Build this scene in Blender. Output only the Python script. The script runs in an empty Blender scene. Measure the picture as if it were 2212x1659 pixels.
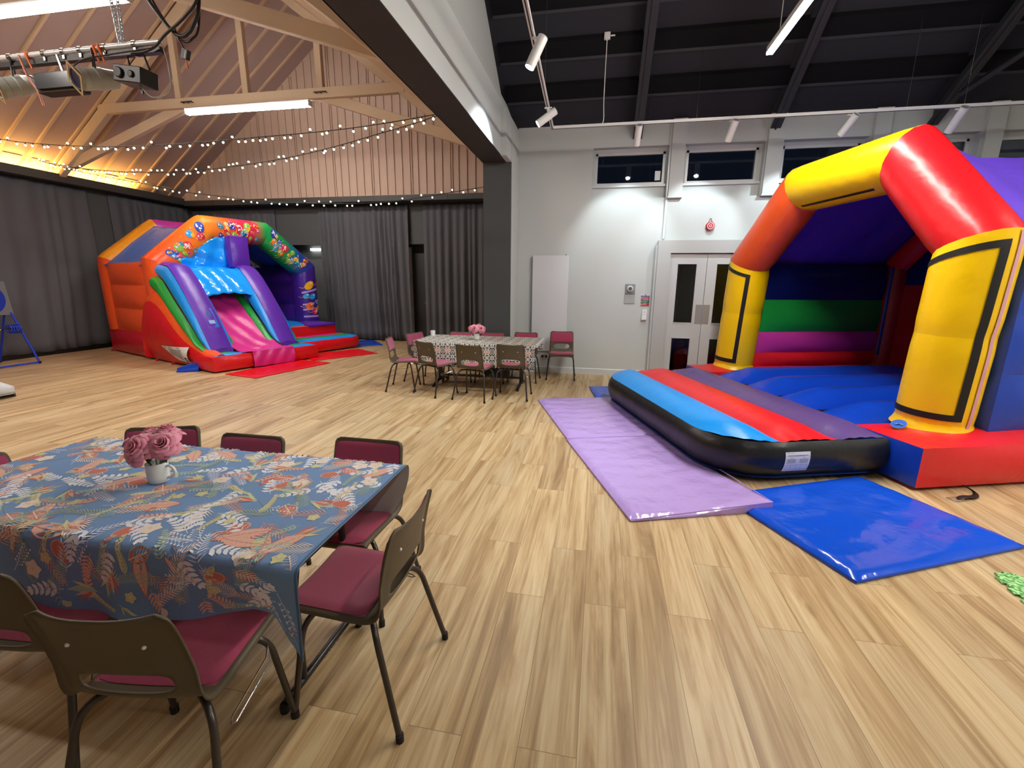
import bpy, math, random
from math import sin, cos, pi, radians, sqrt, atan2
from mathutils import Vector, Matrix
C = bpy.context.scene.collection
sc = bpy.context.scene

# ------------------------------------------------------------------ camera
f_px, pitch, roll, yaw, H = 973.35, 0.22352873, 0.00919138, 0.18799286, 1.6
cp, sp, cy_, sy_ = cos(pitch), sin(pitch), cos(yaw), sin(yaw)
Fw = Vector((-sy_*cp, cy_*cp, -sp)); Rt = Vector((cy_, sy_, 0)); Up = Rt.cross(Fw)
R2 = Rt*cos(roll) + Up*sin(roll); U2 = Up*cos(roll) - Rt*sin(roll)
cd = bpy.data.cameras.new('camera'); cam = bpy.data.objects.new('camera', cd); C.objects.link(cam)
cd.sensor_width = 36; cd.lens = f_px/2212*36; cd.clip_start = 0.05
M = Matrix((( R2.x, U2.x, -Fw.x, 0), (R2.y, U2.y, -Fw.y, 0), (R2.z, U2.z, -Fw.z, H), (0, 0, 0, 1)))
cam.matrix_world = M; sc.camera = cam

# ------------------------------------------------------------------ world, exposure
w = bpy.data.worlds.new('night'); sc.world = w; w.use_nodes = True
w.node_tree.nodes['Background'].inputs[0].default_value = (0.004, 0.006, 0.012, 1)
w.node_tree.nodes['Background'].inputs[1].default_value = 1
sc.view_settings.view_transform = 'Standard'; sc.view_settings.look = 'None'
sc.view_settings.exposure = 0.25; sc.view_settings.gamma = 1; sc.view_settings.use_curve_mapping = False
sc.cycles.use_denoising = True; sc.cycles.max_bounces = 7; sc.cycles.diffuse_bounces = 4
sc.cycles.glossy_bounces = 3; sc.cycles.transparent_max_bounces = 8
sc.cycles.sample_clamp_indirect = 6; sc.cycles.caustics_reflective = False; sc.cycles.caustics_refractive = False

# emission strengths of the lamps the hall has
E_FLUO, E_LINEAR, E_COVE, E_BULB = 88, 230, 60, 7
W_SPOT = 62

# ------------------------------------------------------------------ materials
def lin(h):
    if isinstance(h, str):
        h = h.lstrip('#'); c = [int(h[i:i+2], 16)/255 for i in (0, 2, 4)]
    else: c = h
    return tuple(x/12.92 if x <= .04045 else ((x+.055)/1.055)**2.4 for x in c) + (1,)
MATS = {}
def mat(name, col, rough=.5, metal=0, spec=.5, emit=0, ecol=None, bump=None, coat=0, sheen=0, trans=0):
    """bump = (kind, scale, strength, distance)"""
    if name in MATS: return MATS[name]
    m = bpy.data.materials.new(name); m.use_nodes = True; nt = m.node_tree; b = nt.nodes['Principled BSDF']
    b.inputs['Base Color'].default_value = lin(col); b.inputs['Roughness'].default_value = rough
    b.inputs['Metallic'].default_value = metal; b.inputs['Specular IOR Level'].default_value = spec
    if coat: b.inputs['Coat Weight'].default_value = coat; b.inputs['Coat Roughness'].default_value = .12
    if sheen: b.inputs['Sheen Weight'].default_value = sheen
    if trans: b.inputs['Transmission Weight'].default_value = trans
    if emit:
        b.inputs['Emission Color'].default_value = lin(ecol or col); b.inputs['Emission Strength'].default_value = emit
    if bump:
        kind, scale, stren, dist = bump
        tc = nt.nodes.new('ShaderNodeTexCoord'); mp = nt.nodes.new('ShaderNodeMapping')
        nt.links.new(tc.outputs['Object'], mp.inputs[0])
        if kind == 'weave':
            t = nt.nodes.new('ShaderNodeTexWave'); t.wave_type = 'BANDS'; t.bands_direction = 'DIAGONAL'; t.inputs['Scale'].default_value = scale
            t.inputs['Distortion'].default_value = 2; t.inputs['Detail'].default_value = 1; out = t.outputs['Fac']
        elif kind == 'stretch':
            mp.inputs['Scale'].default_value = (1, 6, 1)
            t = nt.nodes.new('ShaderNodeTexNoise'); t.inputs['Scale'].default_value = scale; t.inputs['Detail'].default_value = 2; out = t.outputs['Fac']
        else:
            t = nt.nodes.new('ShaderNodeTexNoise'); t.inputs['Scale'].default_value = scale; t.inputs['Detail'].default_value = 3; out = t.outputs['Fac']
        nt.links.new(mp.outputs[0], t.inputs['Vector'])
        bp = nt.nodes.new('ShaderNodeBump'); bp.inputs['Strength'].default_value = stren; bp.inputs['Distance'].default_value = dist
        nt.links.new(out, bp.inputs['Height']); nt.links.new(bp.outputs[0], b.inputs['Normal'])
    MATS[name] = m; return m
def vinyl(name, col, rough=.33, bs=.35):
    m = mat('vinyl_'+name, col, rough, spec=.5, bump=('noise', 5, bs, .03)); return m
def nodes(m): return m.node_tree.nodes, m.node_tree.links, m.node_tree.nodes['Principled BSDF']

def floor_mat():
    m = mat('oak_planks', '#c2a67c', .42, spec=.4); N, L, B = nodes(m)
    g = N.new('ShaderNodeNewGeometry'); s = N.new('ShaderNodeSeparateXYZ'); L.new(g.outputs['Position'], s.inputs[0])
    c = N.new('ShaderNodeCombineXYZ'); L.new(s.outputs[1], c.inputs[0]); L.new(s.outputs[0], c.inputs[1])
    br = N.new('ShaderNodeTexBrick'); L.new(c.outputs[0], br.inputs['Vector'])
    br.offset = .37; br.inputs['Scale'].default_value = 1; br.inputs['Brick Width'].default_value = 1.25; br.inputs['Row Height'].default_value = .205
    br.inputs['Mortar Size'].default_value = .0012; br.inputs['Mortar Smooth'].default_value = .2
    br.inputs['Color1'].default_value = (0, 0, 0, 1); br.inputs['Color2'].default_value = (1, 1, 1, 1); br.inputs['Mortar'].default_value = (.5, .5, .5, 1)
    br.inputs['Bias'].default_value = 0
    # grain runs along the plank, shifted plank by plank
    mp = N.new('ShaderNodeMapping'); mp.inputs['Scale'].default_value = (9, .55, 1); L.new(g.outputs['Position'], mp.inputs[0])
    sh = N.new('ShaderNodeVectorMath'); sh.operation = 'SCALE'; sh.inputs['Scale'].default_value = 17; L.new(br.outputs['Color'], sh.inputs[0])
    ad = N.new('ShaderNodeVectorMath'); L.new(mp.outputs[0], ad.inputs[0]); L.new(sh.outputs[0], ad.inputs[1])
    n1 = N.new('ShaderNodeTexNoise'); n1.inputs['Scale'].default_value = 1.1; n1.inputs['Detail'].default_value = 6; n1.inputs['Roughness'].default_value = .62; n1.inputs['Distortion'].default_value = 1.1
    L.new(ad.outputs[0], n1.inputs['Vector'])
    r1 = N.new('ShaderNodeValToRGB'); L.new(n1.outputs['Fac'], r1.inputs[0])
    e = r1.color_ramp.elements; e[0].position = .31; e[0].color = lin('#997d5b'); e[1].position = .72; e[1].color = lin('#d7c5a2')
    x = e.new(.42); x.color = lin('#b4976f'); x = e.new(.54); x.color = lin('#cab28b')
    mp2 = N.new('ShaderNodeMapping'); mp2.inputs['Scale'].default_value = (50, 1.4, 1); L.new(g.outputs['Position'], mp2.inputs[0])
    n2 = N.new('ShaderNodeTexNoise'); n2.inputs['Scale'].default_value = 1.5; n2.inputs['Detail'].default_value = 4; L.new(mp2.outputs[0], n2.inputs['Vector'])
    r2 = N.new('ShaderNodeValToRGB'); L.new(n2.outputs['Fac'], r2.inputs[0]); e = r2.color_ramp.elements
    e[0].position = .32; e[0].color = (.76, .72, .67, 1); e[1].position = .56; e[1].color = (1, 1, 1, 1)
    mx = N.new('ShaderNodeMix'); mx.data_type = 'RGBA'; mx.blend_type = 'MULTIPLY'; mx.inputs[0].default_value = .75
    L.new(r1.outputs[0], mx.inputs[6]); L.new(r2.outputs[0], mx.inputs[7])
    # knots
    mp3 = N.new('ShaderNodeMapping'); mp3.inputs['Scale'].default_value = (2.6, .9, 1); L.new(g.outputs['Position'], mp3.inputs[0])
    vo = N.new('ShaderNodeTexVoronoi'); vo.inputs['Scale'].default_value = 1.5; L.new(mp3.outputs[0], vo.inputs['Vector'])
    r3 = N.new('ShaderNodeValToRGB'); L.new(vo.outputs['Distance'], r3.inputs[0]); e = r3.color_ramp.elements
    e[0].position = .02; e[0].color = (.38, .3, .22, 1); e[1].position = .11; e[1].color = (1, 1, 1, 1)
    mk = N.new('ShaderNodeMix'); mk.data_type = 'RGBA'; mk.blend_type = 'MULTIPLY'; mk.inputs[0].default_value = .8
    L.new(mx.outputs[2], mk.inputs[6]); L.new(r3.outputs[0], mk.inputs[7])
    # plank tone
    pt = N.new('ShaderNodeValToRGB'); L.new(br.outputs['Color'], pt.inputs[0]); e = pt.color_ramp.elements
    e[0].color = (.86, .84, .82, 1); e[1].color = (1.06, 1.04, 1.0, 1)
    m3 = N.new('ShaderNodeMix'); m3.data_type = 'RGBA'; m3.blend_type = 'MULTIPLY'; m3.inputs[0].default_value = 1
    L.new(mk.outputs[2], m3.inputs[6]); L.new(pt.outputs[0], m3.inputs[7])
    # joints
    mj = N.new('ShaderNodeMix'); mj.data_type = 'RGBA'; mj.blend_type = 'MIX'; L.new(br.outputs['Fac'], mj.inputs[0])
    L.new(m3.outputs[2], mj.inputs[6]); mj.inputs[7].default_value = lin('#7d6344')
    L.new(mj.outputs[2], B.inputs['Base Color'])
    bp = N.new('ShaderNodeBump'); bp.inputs['Strength'].default_value = .12; bp.inputs['Distance'].default_value = .004
    L.new(n2.outputs['Fac'], bp.inputs['Height']); L.new(bp.outputs[0], B.inputs['Normal'])
    return m
def wall_mat(name, col, rough=.75):
    m = mat(name, col, rough, spec=.25, bump=('noise', 60, .15, .003)); return m
def print_gradient(name, stops, axis, lo, hi):
    """printed vinyl whose colour runs along one object axis"""
    m = mat(name, '#ffffff', .3, bump=('noise', 5, .3, .03)); N, L, B = nodes(m)
    t = N.new('ShaderNodeTexCoord'); s = N.new('ShaderNodeSeparateXYZ'); L.new(t.outputs['Object'], s.inputs[0])
    mr = N.new('ShaderNodeMapRange'); mr.inputs['From Min'].default_value = lo; mr.inputs['From Max'].default_value = hi
    L.new(s.outputs[axis], mr.inputs[0]); r = N.new('ShaderNodeValToRGB'); L.new(mr.outputs[0], r.inputs[0])
    e = r.color_ramp.elements; e[0].position = stops[0][0]; e[0].color = lin(stops[0][1]); e[1].position = stops[-1][0]; e[1].color = lin(stops[-1][1])
    for p, c in stops[1:-1]: x = e.new(p); x.color = lin(c)
    L.new(r.outputs[0], B.inputs['Base Color']); return m
def damask_mat():
    m = mat('printed_cotton', '#d9d6cd', .8, spec=.2); N, L, B = nodes(m)
    t = N.new('ShaderNodeTexCoord'); s = N.new('ShaderNodeSeparateXYZ'); L.new(t.outputs['UV'], s.inputs[0])
    def fold(o, k):
        a = N.new('ShaderNodeMath'); a.operation = 'PINGPONG'; a.inputs[1].default_value = k; L.new(o, a.inputs[0]); return a.outputs[0]
    c = N.new('ShaderNodeCombineXYZ'); L.new(fold(s.outputs[0], .075), c.inputs[0]); L.new(fold(s.outputs[1], .09), c.inputs[1])
    n = N.new('ShaderNodeTexNoise'); n.inputs['Scale'].default_value = 24; n.inputs['Detail'].default_value = 1.5; n.inputs['Distortion'].default_value = 1.6; L.new(c.outputs[0], n.inputs['Vector'])
    r = N.new('ShaderNodeValToRGB'); L.new(n.outputs['Fac'], r.inputs[0]); r.color_ramp.interpolation = 'CONSTANT'
    e = r.color_ramp.elements; e[0].position = 0; e[0].color = lin('#d6d3c8'); e[1].position = .42; e[1].color = lin('#1d1e24')
    x = e.new(.505); x.color = lin('#e9e6dc'); x = e.new(.575); x.color = lin('#2f3433'); x = e.new(.63); x.color = lin('#cfcbbd')
    v = N.new('ShaderNodeVectorMath'); v.operation = 'DISTANCE'; L.new(c.outputs[0], v.inputs[0]); v.inputs[1].default_value = (.075, .09, 0)
    cm = N.new('ShaderNodeMath'); cm.operation = 'LESS_THAN'; cm.inputs[1].default_value = .021; L.new(v.outputs['Value'], cm.inputs[0])
    mx = N.new('ShaderNodeMix'); mx.data_type = 'RGBA'; L.new(cm.outputs[0], mx.inputs[0]); L.new(r.outputs[0], mx.inputs[6]); mx.inputs[7].default_value = lin('#e0a58a')
    L.new(mx.outputs[2], B.inputs['Base Color']); return m

# ------------------------------------------------------------------ mesh builder
def sgn(x): return (x > 0) - (x < 0)
class MB:
    def __init__(s): s.v = []; s.f = []; s.m = []; s.mats = []; s.uv = None; s.T = None
    def mi(s, mt):
        if mt not in s.mats: s.mats.append(mt)
        return s.mats.index(mt)
    def add(s, vs, fs, mt):
        o = len(s.v); k = s.mi(mt) if not isinstance(mt, list) else None
        s.v += [tuple(s.T @ Vector(p)) if s.T else tuple(p) for p in vs]
        for i, f in enumerate(fs):
            s.f.append(tuple(o+j for j in f)); s.m.append(k if k is not None else s.mi(mt[i]))
        return s
    def box(s, x0, x1, y0, y1, z0, z1, mt):
        vs = [(x, y, z) for z in (z0, z1) for y in (y0, y1) for x in (x0, x1)]
        return s.add(vs, [(0, 2, 3, 1), (4, 5, 7, 6), (0, 1, 5, 4), (2, 6, 7, 3), (0, 4, 6, 2), (1, 3, 7, 5)], mt)
    def prism(s, poly, lo, hi, axis, mt):
        """poly = list of 2D points, extruded along axis (0,1,2) from lo to hi"""
        n = len(poly)
        def p3(q, h): a = list(q); a.insert(axis, h); return tuple(a)
        vs = [p3(q, lo) for q in poly] + [p3(q, hi) for q in poly]
        fs = [(i, (i+1) % n, (i+1) % n+n, i+n) for i in range(n)]
        return s.add(vs, fs + [tuple(range(n-1, -1, -1)), tuple(range(n, 2*n))], mt)
    def tube(s, pts, r, mt, seg=8, closed=False, cap=True, sx=1.0):
        pts = [Vector(p) for p in pts]; n = len(pts); rs = r if isinstance(r, (list, tuple)) else [r]*n
        vs = []; up = None
        for i, p in enumerate(pts):
            if closed: d = (pts[(i+1) % n]-pts[i-1])
            else: d = (pts[min(i+1, n-1)]-pts[max(i-1, 0)])
            d.normalize()
            if up is None: up = Vector((0, 0, 1)) if abs(d.z) < .9 else Vector((1, 0, 0))
            a = d.cross(up); a.normalize(); b = a.cross(d); up = b.copy()
            for k in range(seg):
                t = 2*pi*k/seg; vs.append(p + a*cos(t)*rs[i]*sx + b*sin(t)*rs[i])
        fs = []
        for i in range(n if closed else n-1):
            for k in range(seg):
                j = (i+1) % n; fs.append((i*seg+k, i*seg+(k+1) % seg, j*seg+(k+1) % seg, j*seg+k))
        if cap and not closed: fs += [tuple(range(seg))[::-1], tuple(range((n-1)*seg, n*seg))]
        return s.add(vs, fs, mt)
    def grid(s, fn, nu, nv, mt, cu=False, cv=False, flip=False):
        vs = [fn(i/nu, j/nv) for i in range(nu+1-cu) for j in range(nv+1-cv)]; w_ = nv+1-cv; h_ = nu+1-cu; fs = []
        for i in range(nu):
            for j in range(nv):
                a, b = i % h_, (i+1) % h_; c, d = j % w_, (j+1) % w_
                q = (a*w_+c, b*w_+c, b*w_+d, a*w_+d); fs.append(q[::-1] if flip else q)
        if callable(mt): mt = [mt((i+.5)/nu, (j+.5)/nv) for i in range(nu) for j in range(nv)]
        return s.add(vs, fs, mt)
    def fan(s, pts, mt, c=None):
        pts = [Vector(p) for p in pts]; n = len(pts)
        if c is None: c = sum(pts, Vector())/n
        return s.add([c]+pts, [(0, i+1, (i+1) % n+1) for i in range(n)], mt)
    def lathe(s, prof, c, mt, seg=24, axis=2, cap=True):
        vs = []
        for r, h in prof:
            for k in range(seg):
                t = 2*pi*k/seg; q = [r*cos(t), r*sin(t)]; q.insert(axis, h); vs.append((c[0]+q[0], c[1]+q[1], c[2]+q[2]))
        n = len(prof); fs = [(i*seg+k, i*seg+(k+1) % seg, (i+1)*seg+(k+1) % seg, (i+1)*seg+k) for i in range(n-1) for k in range(seg)]
        if cap: fs += [tuple(range(seg))[::-1], tuple(range((n-1)*seg, n*seg))]
        return s.add(vs, fs, mt)
    def cyl(s, p0, p1, r, mt, seg=16, r1=None): return s.tube([p0, p1], [r, r1 if r1 is not None else r], mt, seg)
    def sphere(s, c, r, mt, n=8, sz=1):
        return s.grid(lambda u, v: (c[0]+r*sin(pi*u)*cos(2*pi*v), c[1]+r*sin(pi*u)*sin(2*pi*v), c[2]+sz*r*cos(pi*u)), n, 2*n, mt, cv=True)
    def puff(s, x0, x1, y0, y1, z0, z1, b, mt, n=14, pk=.006, base_flat=True):
        """inflated box: six bulging panels that meet in puckered seams; mt = material or dict by face"""
        cx, cyy, cz = (x0+x1)/2, (y0+y1)/2, (z0+z1)/2; hx, hy, hz = (x1-x0)/2, (y1-y0)/2, (z1-z0)/2
        h = (hx, hy, hz); c0 = (cx, cyy, cz)
        for ax in range(3):
            for sg in (-1, 1):
                key = 'xyz'[ax]+('-' if sg < 0 else '+'); m_ = mt.get(key, mt.get('*')) if isinstance(mt, dict) else mt
                if m_ is None: continue
                bb = b[ax] if isinstance(b, (tuple, list)) else b
                if key == 'z-' and base_flat: bb = 0
                a1, a2 = [(1, 2), (2, 0), (0, 1)][ax]
                def fn(u, v, ax=ax, sg=sg, bb=bb, a1=a1, a2=a2):
                    S, T_ = 2*u-1, 2*v-1
                    fs_ = (1-abs(S)**2.6)*(1-abs(T_)**2.6)
                    d1, d2 = (1-abs(S))*h[a1], (1-abs(T_))*h[a2]
                    w_ = pk*(sin(S*h[a1]*95)*math.exp(-d2*22)*(d2 > 1e-6)+sin(T_*h[a2]*95)*math.exp(-d1*22)*(d1 > 1e-6)) if bb else 0
                    q = [0, 0, 0]; q[a1] = c0[a1]+S*h[a1]; q[a2] = c0[a2]+T_*h[a2]; q[ax] = c0[ax]+sg*(h[ax]+bb*fs_+w_)
                    return tuple(q)
                N1 = max(6, min(60, int(h[a1]*2*n))); N2 = max(6, min(60, int(h[a2]*2*n)))
                s.grid(fn, N1, N2, m_, flip=(sg < 0))
        return s
    def text(s, body, size, mt, P, ex, ey, off=.0008, align='CENTER', bold=0):
        cu = bpy.data.curves.new('t', 'FONT'); cu.body = body; cu.size = size; cu.align_x = align; cu.align_y = 'CENTER'; cu.offset = bold
        cu.resolution_u = 3
        ob = bpy.data.objects.new('t', cu); C.objects.link(ob)
        me = bpy.data.meshes.new_from_object(ob.evaluated_get(bpy.context.evaluated_depsgraph_get()))
        ex = Vector(ex).normalized(); ey = Vector(ey).normalized(); nz = ex.cross(ey)
        s.add([Vector(P)+ex*q.co.x+ey*q.co.y+nz*off for q in me.vertices], [tuple(p.vertices) for p in me.polygons], mt)
        bpy.data.objects.remove(ob); bpy.data.curves.remove(cu); bpy.data.meshes.remove(me); return s
    def build(s, name, parent=None, smooth=35, label=None, bevel=0, solid=0, dbl=False):
        me = bpy.data.meshes.new(name); me.from_pydata(s.v, [], s.f)
        for m_ in s.mats: me.materials.append(m_)
        me.polygons.foreach_set('material_index', s.m)
        if s.uv:
            ul = me.uv_layers.new(name='UVMap')
            for lp in me.loops: ul.data[lp.index].uv = s.uv(s.v[lp.vertex_index], lp.vertex_index)
        if smooth:
            me.polygons.foreach_set('use_smooth', [True]*len(me.polygons)); me.set_sharp_from_angle(angle=radians(smooth))
        me.update()
        o = bpy.data.objects.new(name, me); C.objects.link(o)
        if parent: o.parent = parent
        if label: o['label'] = label
        if solid:
            md = o.modifiers.new('thickness', 'SOLIDIFY'); md.thickness = solid; md.offset = 0
        if bevel:
            md = o.modifiers.new('bevel', 'BEVEL'); md.width = bevel; md.segments = 2; md.limit_method = 'ANGLE'
        return o
def thing(name, label, cat, loc=(0, 0, 0), rz=0, group=None):
    o = bpy.data.objects.new(name, None); C.objects.link(o); o.location = loc; o.rotation_euler = (0, 0, rz)
    o.empty_display_size = .1
    o['label'] = label; o['category'] = cat
    if group: o['group'] = group
    return o
def tag(o, label, cat, group=None, kind=None):
    o['label'] = label; o['category'] = cat
    if group: o['group'] = group
    if kind: o['kind'] = kind
    return o
def struct(o, label=None):
    o['kind'] = 'structure'
    if label: o['label'] = label
    return o
def dup(root, loc, rz, label, group=None):
    r = root.copy(); C.objects.link(r); r.location = loc; r.rotation_euler = (0, 0, rz); r['label'] = label
    if group: r['group'] = group
    for ch in list(root.children):
        c = ch.copy(); C.objects.link(c); c.parent = r
        for g in ch.children:
            d = g.copy(); C.objects.link(d); d.parent = c
    return r
def arc(p0, p1, p2, n=5):
    """quadratic bezier points"""
    p0, p1, p2 = Vector(p0), Vector(p1), Vector(p2)
    return [p0*(1-t)**2+p1*2*t*(1-t)+p2*t*t for t in [i/n for i in range(n+1)]]
def smooth_path(pts, n=6):
    """Catmull-Rom"""
    P = [Vector(p) for p in pts]; P = [P[0]*2-P[1]]+P+[P[-1]*2-P[-2]]; out = []
    for i in range(1, len(P)-2):
        for k in range(n):
            t = k/n; a, b, c, d = P[i-1:i+3]
            out.append(((b*2)+(c-a)*t+(a*2-b*5+c*4-d)*t*t+(b*3-a-c*3+d)*t**3)*.5)
    out.append(P[-2]); return out


# ================================================================== THE ROOM
M_floor = floor_mat()
M_white = wall_mat('white_paint', '#c3c8c8'); M_dgrey = wall_mat('slate_paint', '#4b4f52', .7)
M_beam = wall_mat('charcoal_paint', '#3b3839', .6)
M_roofL = wall_mat('cream_ceiling', '#a58f88', .7); M_batten = wall_mat('cream_batten', '#c4ab8e', .6)
M_sid = wall_mat('cream_siding', '#bfa898', .7); M_truss = wall_mat('cream_timber', '#c8b398', .6)
M_darkwall = wall_mat('dark_grey_paint', '#55585a', .8)
M_black = mat('black_ceiling', '#292a32', .75, spec=.3, bump=('noise', 12, .2, .01))
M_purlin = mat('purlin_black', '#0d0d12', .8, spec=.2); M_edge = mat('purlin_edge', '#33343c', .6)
M_steel = mat('black_steel', '#2b2c31', .5, spec=.5)
M_gloss = mat('white_gloss', '#cfd2d5', .3); M_dark = mat('black_paint', '#0c0c0d', .5)
M_ledge = mat('ledge_grey', '#3a3a39', .6); M_door = mat('door_grey', '#c3c5c8', .45); M_arch = mat('architrave_grey', '#b6b8b9', .5)
M_chrome = mat('chrome', '#c9c9c9', .18, 1); M_blackmetal = mat('black_metal', '#131314', .35, spec=.6)
M_lampwhite = mat('lamp_white', '#e6e6e8', .35); M_tube = mat('fluorescent_diffuser', '#ffffff', .4, emit=E_FLUO, ecol='#fff6ee')
M_lin = mat('linear_diffuser', '#ffffff', .4, emit=E_LINEAR, ecol='#fff8ec'); M_cove = mat('cove_strip', '#ffe0a0', .4, emit=E_COVE, ecol='#ffc56a')
M_spotface = mat('spot_lens', '#ffffff', .3, emit=60, ecol='#e8f2ff')
def glass_mat():
    m = bpy.data.materials.new('window_glass'); m.use_nodes = True; nt = m.node_tree; nt.nodes.clear()
    o = nt.nodes.new('ShaderNodeOutputMaterial'); mx = nt.nodes.new('ShaderNodeMixShader'); t = nt.nodes.new('ShaderNodeBsdfTransparent')
    g = nt.nodes.new('ShaderNodeBsdfGlossy'); g.inputs['Roughness'].default_value = .03; fr = nt.nodes.new('ShaderNodeFresnel'); fr.inputs[0].default_value = 1.6
    t.inputs[0].default_value = (.75, .78, .8, 1)
    nt.links.new(fr.outputs[0], mx.inputs[0]); nt.links.new(t.outputs[0], mx.inputs[1]); nt.links.new(g.outputs[0], mx.inputs[2]); nt.links.new(mx.outputs[0], o.inputs[0])
    return m
M_glass = glass_mat()

b = MB(); b.box(-12, 8, -5.4, 12, -.1, 0, M_floor); struct(b.build('floor', smooth=0), 'light oak plank flooring running away from the camera')

# left hall -----------------------------------------------------------
AX, AZ, SL, YG, XL, XR = -6.7, 7.3, .76, 11.2, -11.4, -1.9
rl = lambda x: AZ-SL*abs(x-AX)
b = MB(); b.box(XL-.12, XL, -5.2, 11.5, 0, 3.6, M_darkwall); struct(b.build('wall_left', smooth=0), 'dark grey wall behind the curtains on the left')
b = MB(); b.box(XL, XR+.4, 11.45, 11.6, 2.52, 3.5, M_darkwall); b.box(XL, -8.4, 11.45, 11.6, 0, 2.52, M_darkwall); b.box(-7.2, -5.0, 11.45, 11.6, 0, 2.52, M_darkwall); b.box(-4.4, XR+.4, 11.45, 11.6, 0, 2.52, M_darkwall); b.box(XL, XR+.4, 12.0, 12.1, 0, 3.5, mat('recess_paint', '#6b7070', .7)); struct(b.build('wall_back', smooth=0), 'dark grey wall behind the curtains at the back')
b = MB(); z0 = 3.55
b.prism([(XL-.3, z0), (XR, z0), (XR, rl(XR)), (AX, AZ), (XL-.3, rl(XL-.3))], YG, YG+.4, 1, M_sid)
x = XL+.12; k = 0
while x < XR:
    wd = .022
    b.box(x, x+wd, YG-.03, YG, z0+.12, max(z0+.13, rl(x)-.02), M_sid)
    if k % 5 == 2: b.box(x+.05, x+.05+wd, YG-.03, YG, z0+.12, max(z0+.13, rl(x)-.02), M_sid)
    x += .205; k += 1
b.box(XL, XR, YG-.05, YG, z0, z0+.12, M_sid); struct(b.build('wall_gable', smooth=0), 'cream gable clad in vertical battened boards')
b = MB(); th = .15
for sg in (-1, 1):
    xe = XL-.35 if sg < 0 else XR+.005
    b.prism([(xe, rl(xe)), (AX, AZ), (AX, AZ+th), (xe, rl(xe)+th)], -5.2, YG+.4, 1, M_roofL)
    y = YG-.42
    while y > -5:
        # batten along the slope, standing .035 off the boards
        b.prism([(xe, rl(xe)-.045), (AX, AZ-.045), (AX, AZ+.01), (xe, rl(xe)+.01)], y, y+.045, 1, M_batten); y -= .455
    if sg < 0:
        y = YG-.42
        while y > 3:
            for q in ((.06, .36),):
                xx = XL+.12; b.prism([(xx, rl(xx)-.02), (xx+.12, rl(xx+.12)-.02), (xx+.12, rl(xx+.12)), (xx, rl(xx))], y+q[0]-.455+.045, y+q[1]-.455+.045, 1, M_batten)
            y -= .455
struct(b.build('ceiling', smooth=0), 'cream pitched ceiling with narrow battens over the left hall')
b = MB(); b.box(XL-.3, XR, -5.3, -5.2, 0, AZ, M_darkwall); struct(b.build('wall_front', smooth=0))
b = MB(); b.box(-11.13, -11.1, -5.1, 11.0, 3.53, 3.69, M_ledge); b.box(XL, -11.13, -5.1, 11.4, 3.53, 3.56, M_ledge); struct(b.build('trim_1', smooth=0), 'dark boxed ledge above the left curtains')
b = MB(); b.box(-11.1, XR, 10.97, 11.0, 3.50, 3.63, M_ledge); b.box(-11.1, XR, 11.0, 11.45, 3.50, 3.53, M_ledge); b.box(-11.1, XR, 11.0, YG, 3.61, 3.63, M_truss)
for x in (-10.2, -7.4, -5.6, -3.7): b.box(x, x+.01, 10.965, 10.97, 3.5, 3.63, M_dark)
struct(b.build('trim_2', smooth=0), 'dark boxed ledge above the back curtains')
b = MB(); b.box(-11.33, -11.2, -5, 9.75, 3.57, 3.585, M_cove); tag(b.build('cove_light', smooth=0), 'warm light strip hidden behind the ledge above the left curtains', 'light')

# beam, pillar ---------------------------------------------------------
b = MB()
b.box(-1.9, -1.45, 7.4, 8.0, 0, 3.4, M_dgrey); b.box(-1.449, -1.44, 7.41, 8.0, 0, 3.9, M_white)
b.box(-1.9, -1.45, 8.0, 11.5, 0, 4, M_darkwall)
b.prism([(-1.9, 3.4), (-1.53, 3.4), (-1.53, 3.41), (-1.9, 3.41)], -5.2, 7.4, 1, M_beam); b.box(-1.9, -1.89, -5.2, 11.3, 3.4, 3.9, M_beam)
b.prism([(-1.88, 3.41), (-1.53, 3.41), (-1.53, 4.13), (-1.57, 4.27), (-1.64, 4.27), (-1.64, 9.2), (-1.88, 9.2)], -5.2, 8.0, 1, M_white)
b.box(-1.53, -1.45, 7.0, 8.0, 3.4, 4.02, M_white)
struct(b.build('wall_divider', smooth=0), 'charcoal beam and pillar between the two halls, white on the right')

# right hall -----------------------------------------------------------
rr = lambda y: 4.05+.7*(8-y) if y > 1.5 else 8.67-.7*(1.5-y)
WX = [(-.22, .96), (1.19, 2.33), (2.57, 3.72), (3.95, 5.1), (5.33, 6.4)]
b = MB(); b.box(-1.45, .88, 8, 8.4, 0, 2.93, M_white); b.box(.88, 2.42, 8, 8.4, 2.1, 2.93, M_white); b.box(2.42, 7.4, 8, 8.4, 0, 2.93, M_white); b.box(.88, 1.08, 8, 8.4, 0, 2.1, M_white); b.box(2.22, 2.42, 8, 8.4, 0, 2.1, M_white)
b.box(-1.45, 7.4, 8, 8.4, 3.70, 4.3, M_white)
xs = [-1.45]+[q for p in WX for q in p]+[7.4]
for i in range(0, len(xs), 2): b.box(xs[i], xs[i+1], 8, 8.4, 2.93, 3.70, M_white)
for i in range(4):
    x0, x1 = WX[i][1]+.015, WX[i+1][0]-.01
    b.box(x0, x1, 7.93, 8, 2.94, 4.05, M_white); b.box(x0-.01, x1+.01, 7.92, 8, 2.915, 2.94, M_white)
b.box(.945, .975, 7.975, 8, 2.3, 3.98, M_gloss)
struct(b.build('wall_far', smooth=0), 'white painted far wall with a row of high windows')
b = MB(); b.box(-1.44, .88, 7.985, 8, 0, .1, M_gloss); b.box(2.42, 7.4, 7.985, 8, 0, .1, M_gloss); b.prism([(7.985, .1), (8, .1), (8, .112)], -1.44, .88, 0, M_gloss); struct(b.build('baseboard_far', smooth=0))
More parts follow.
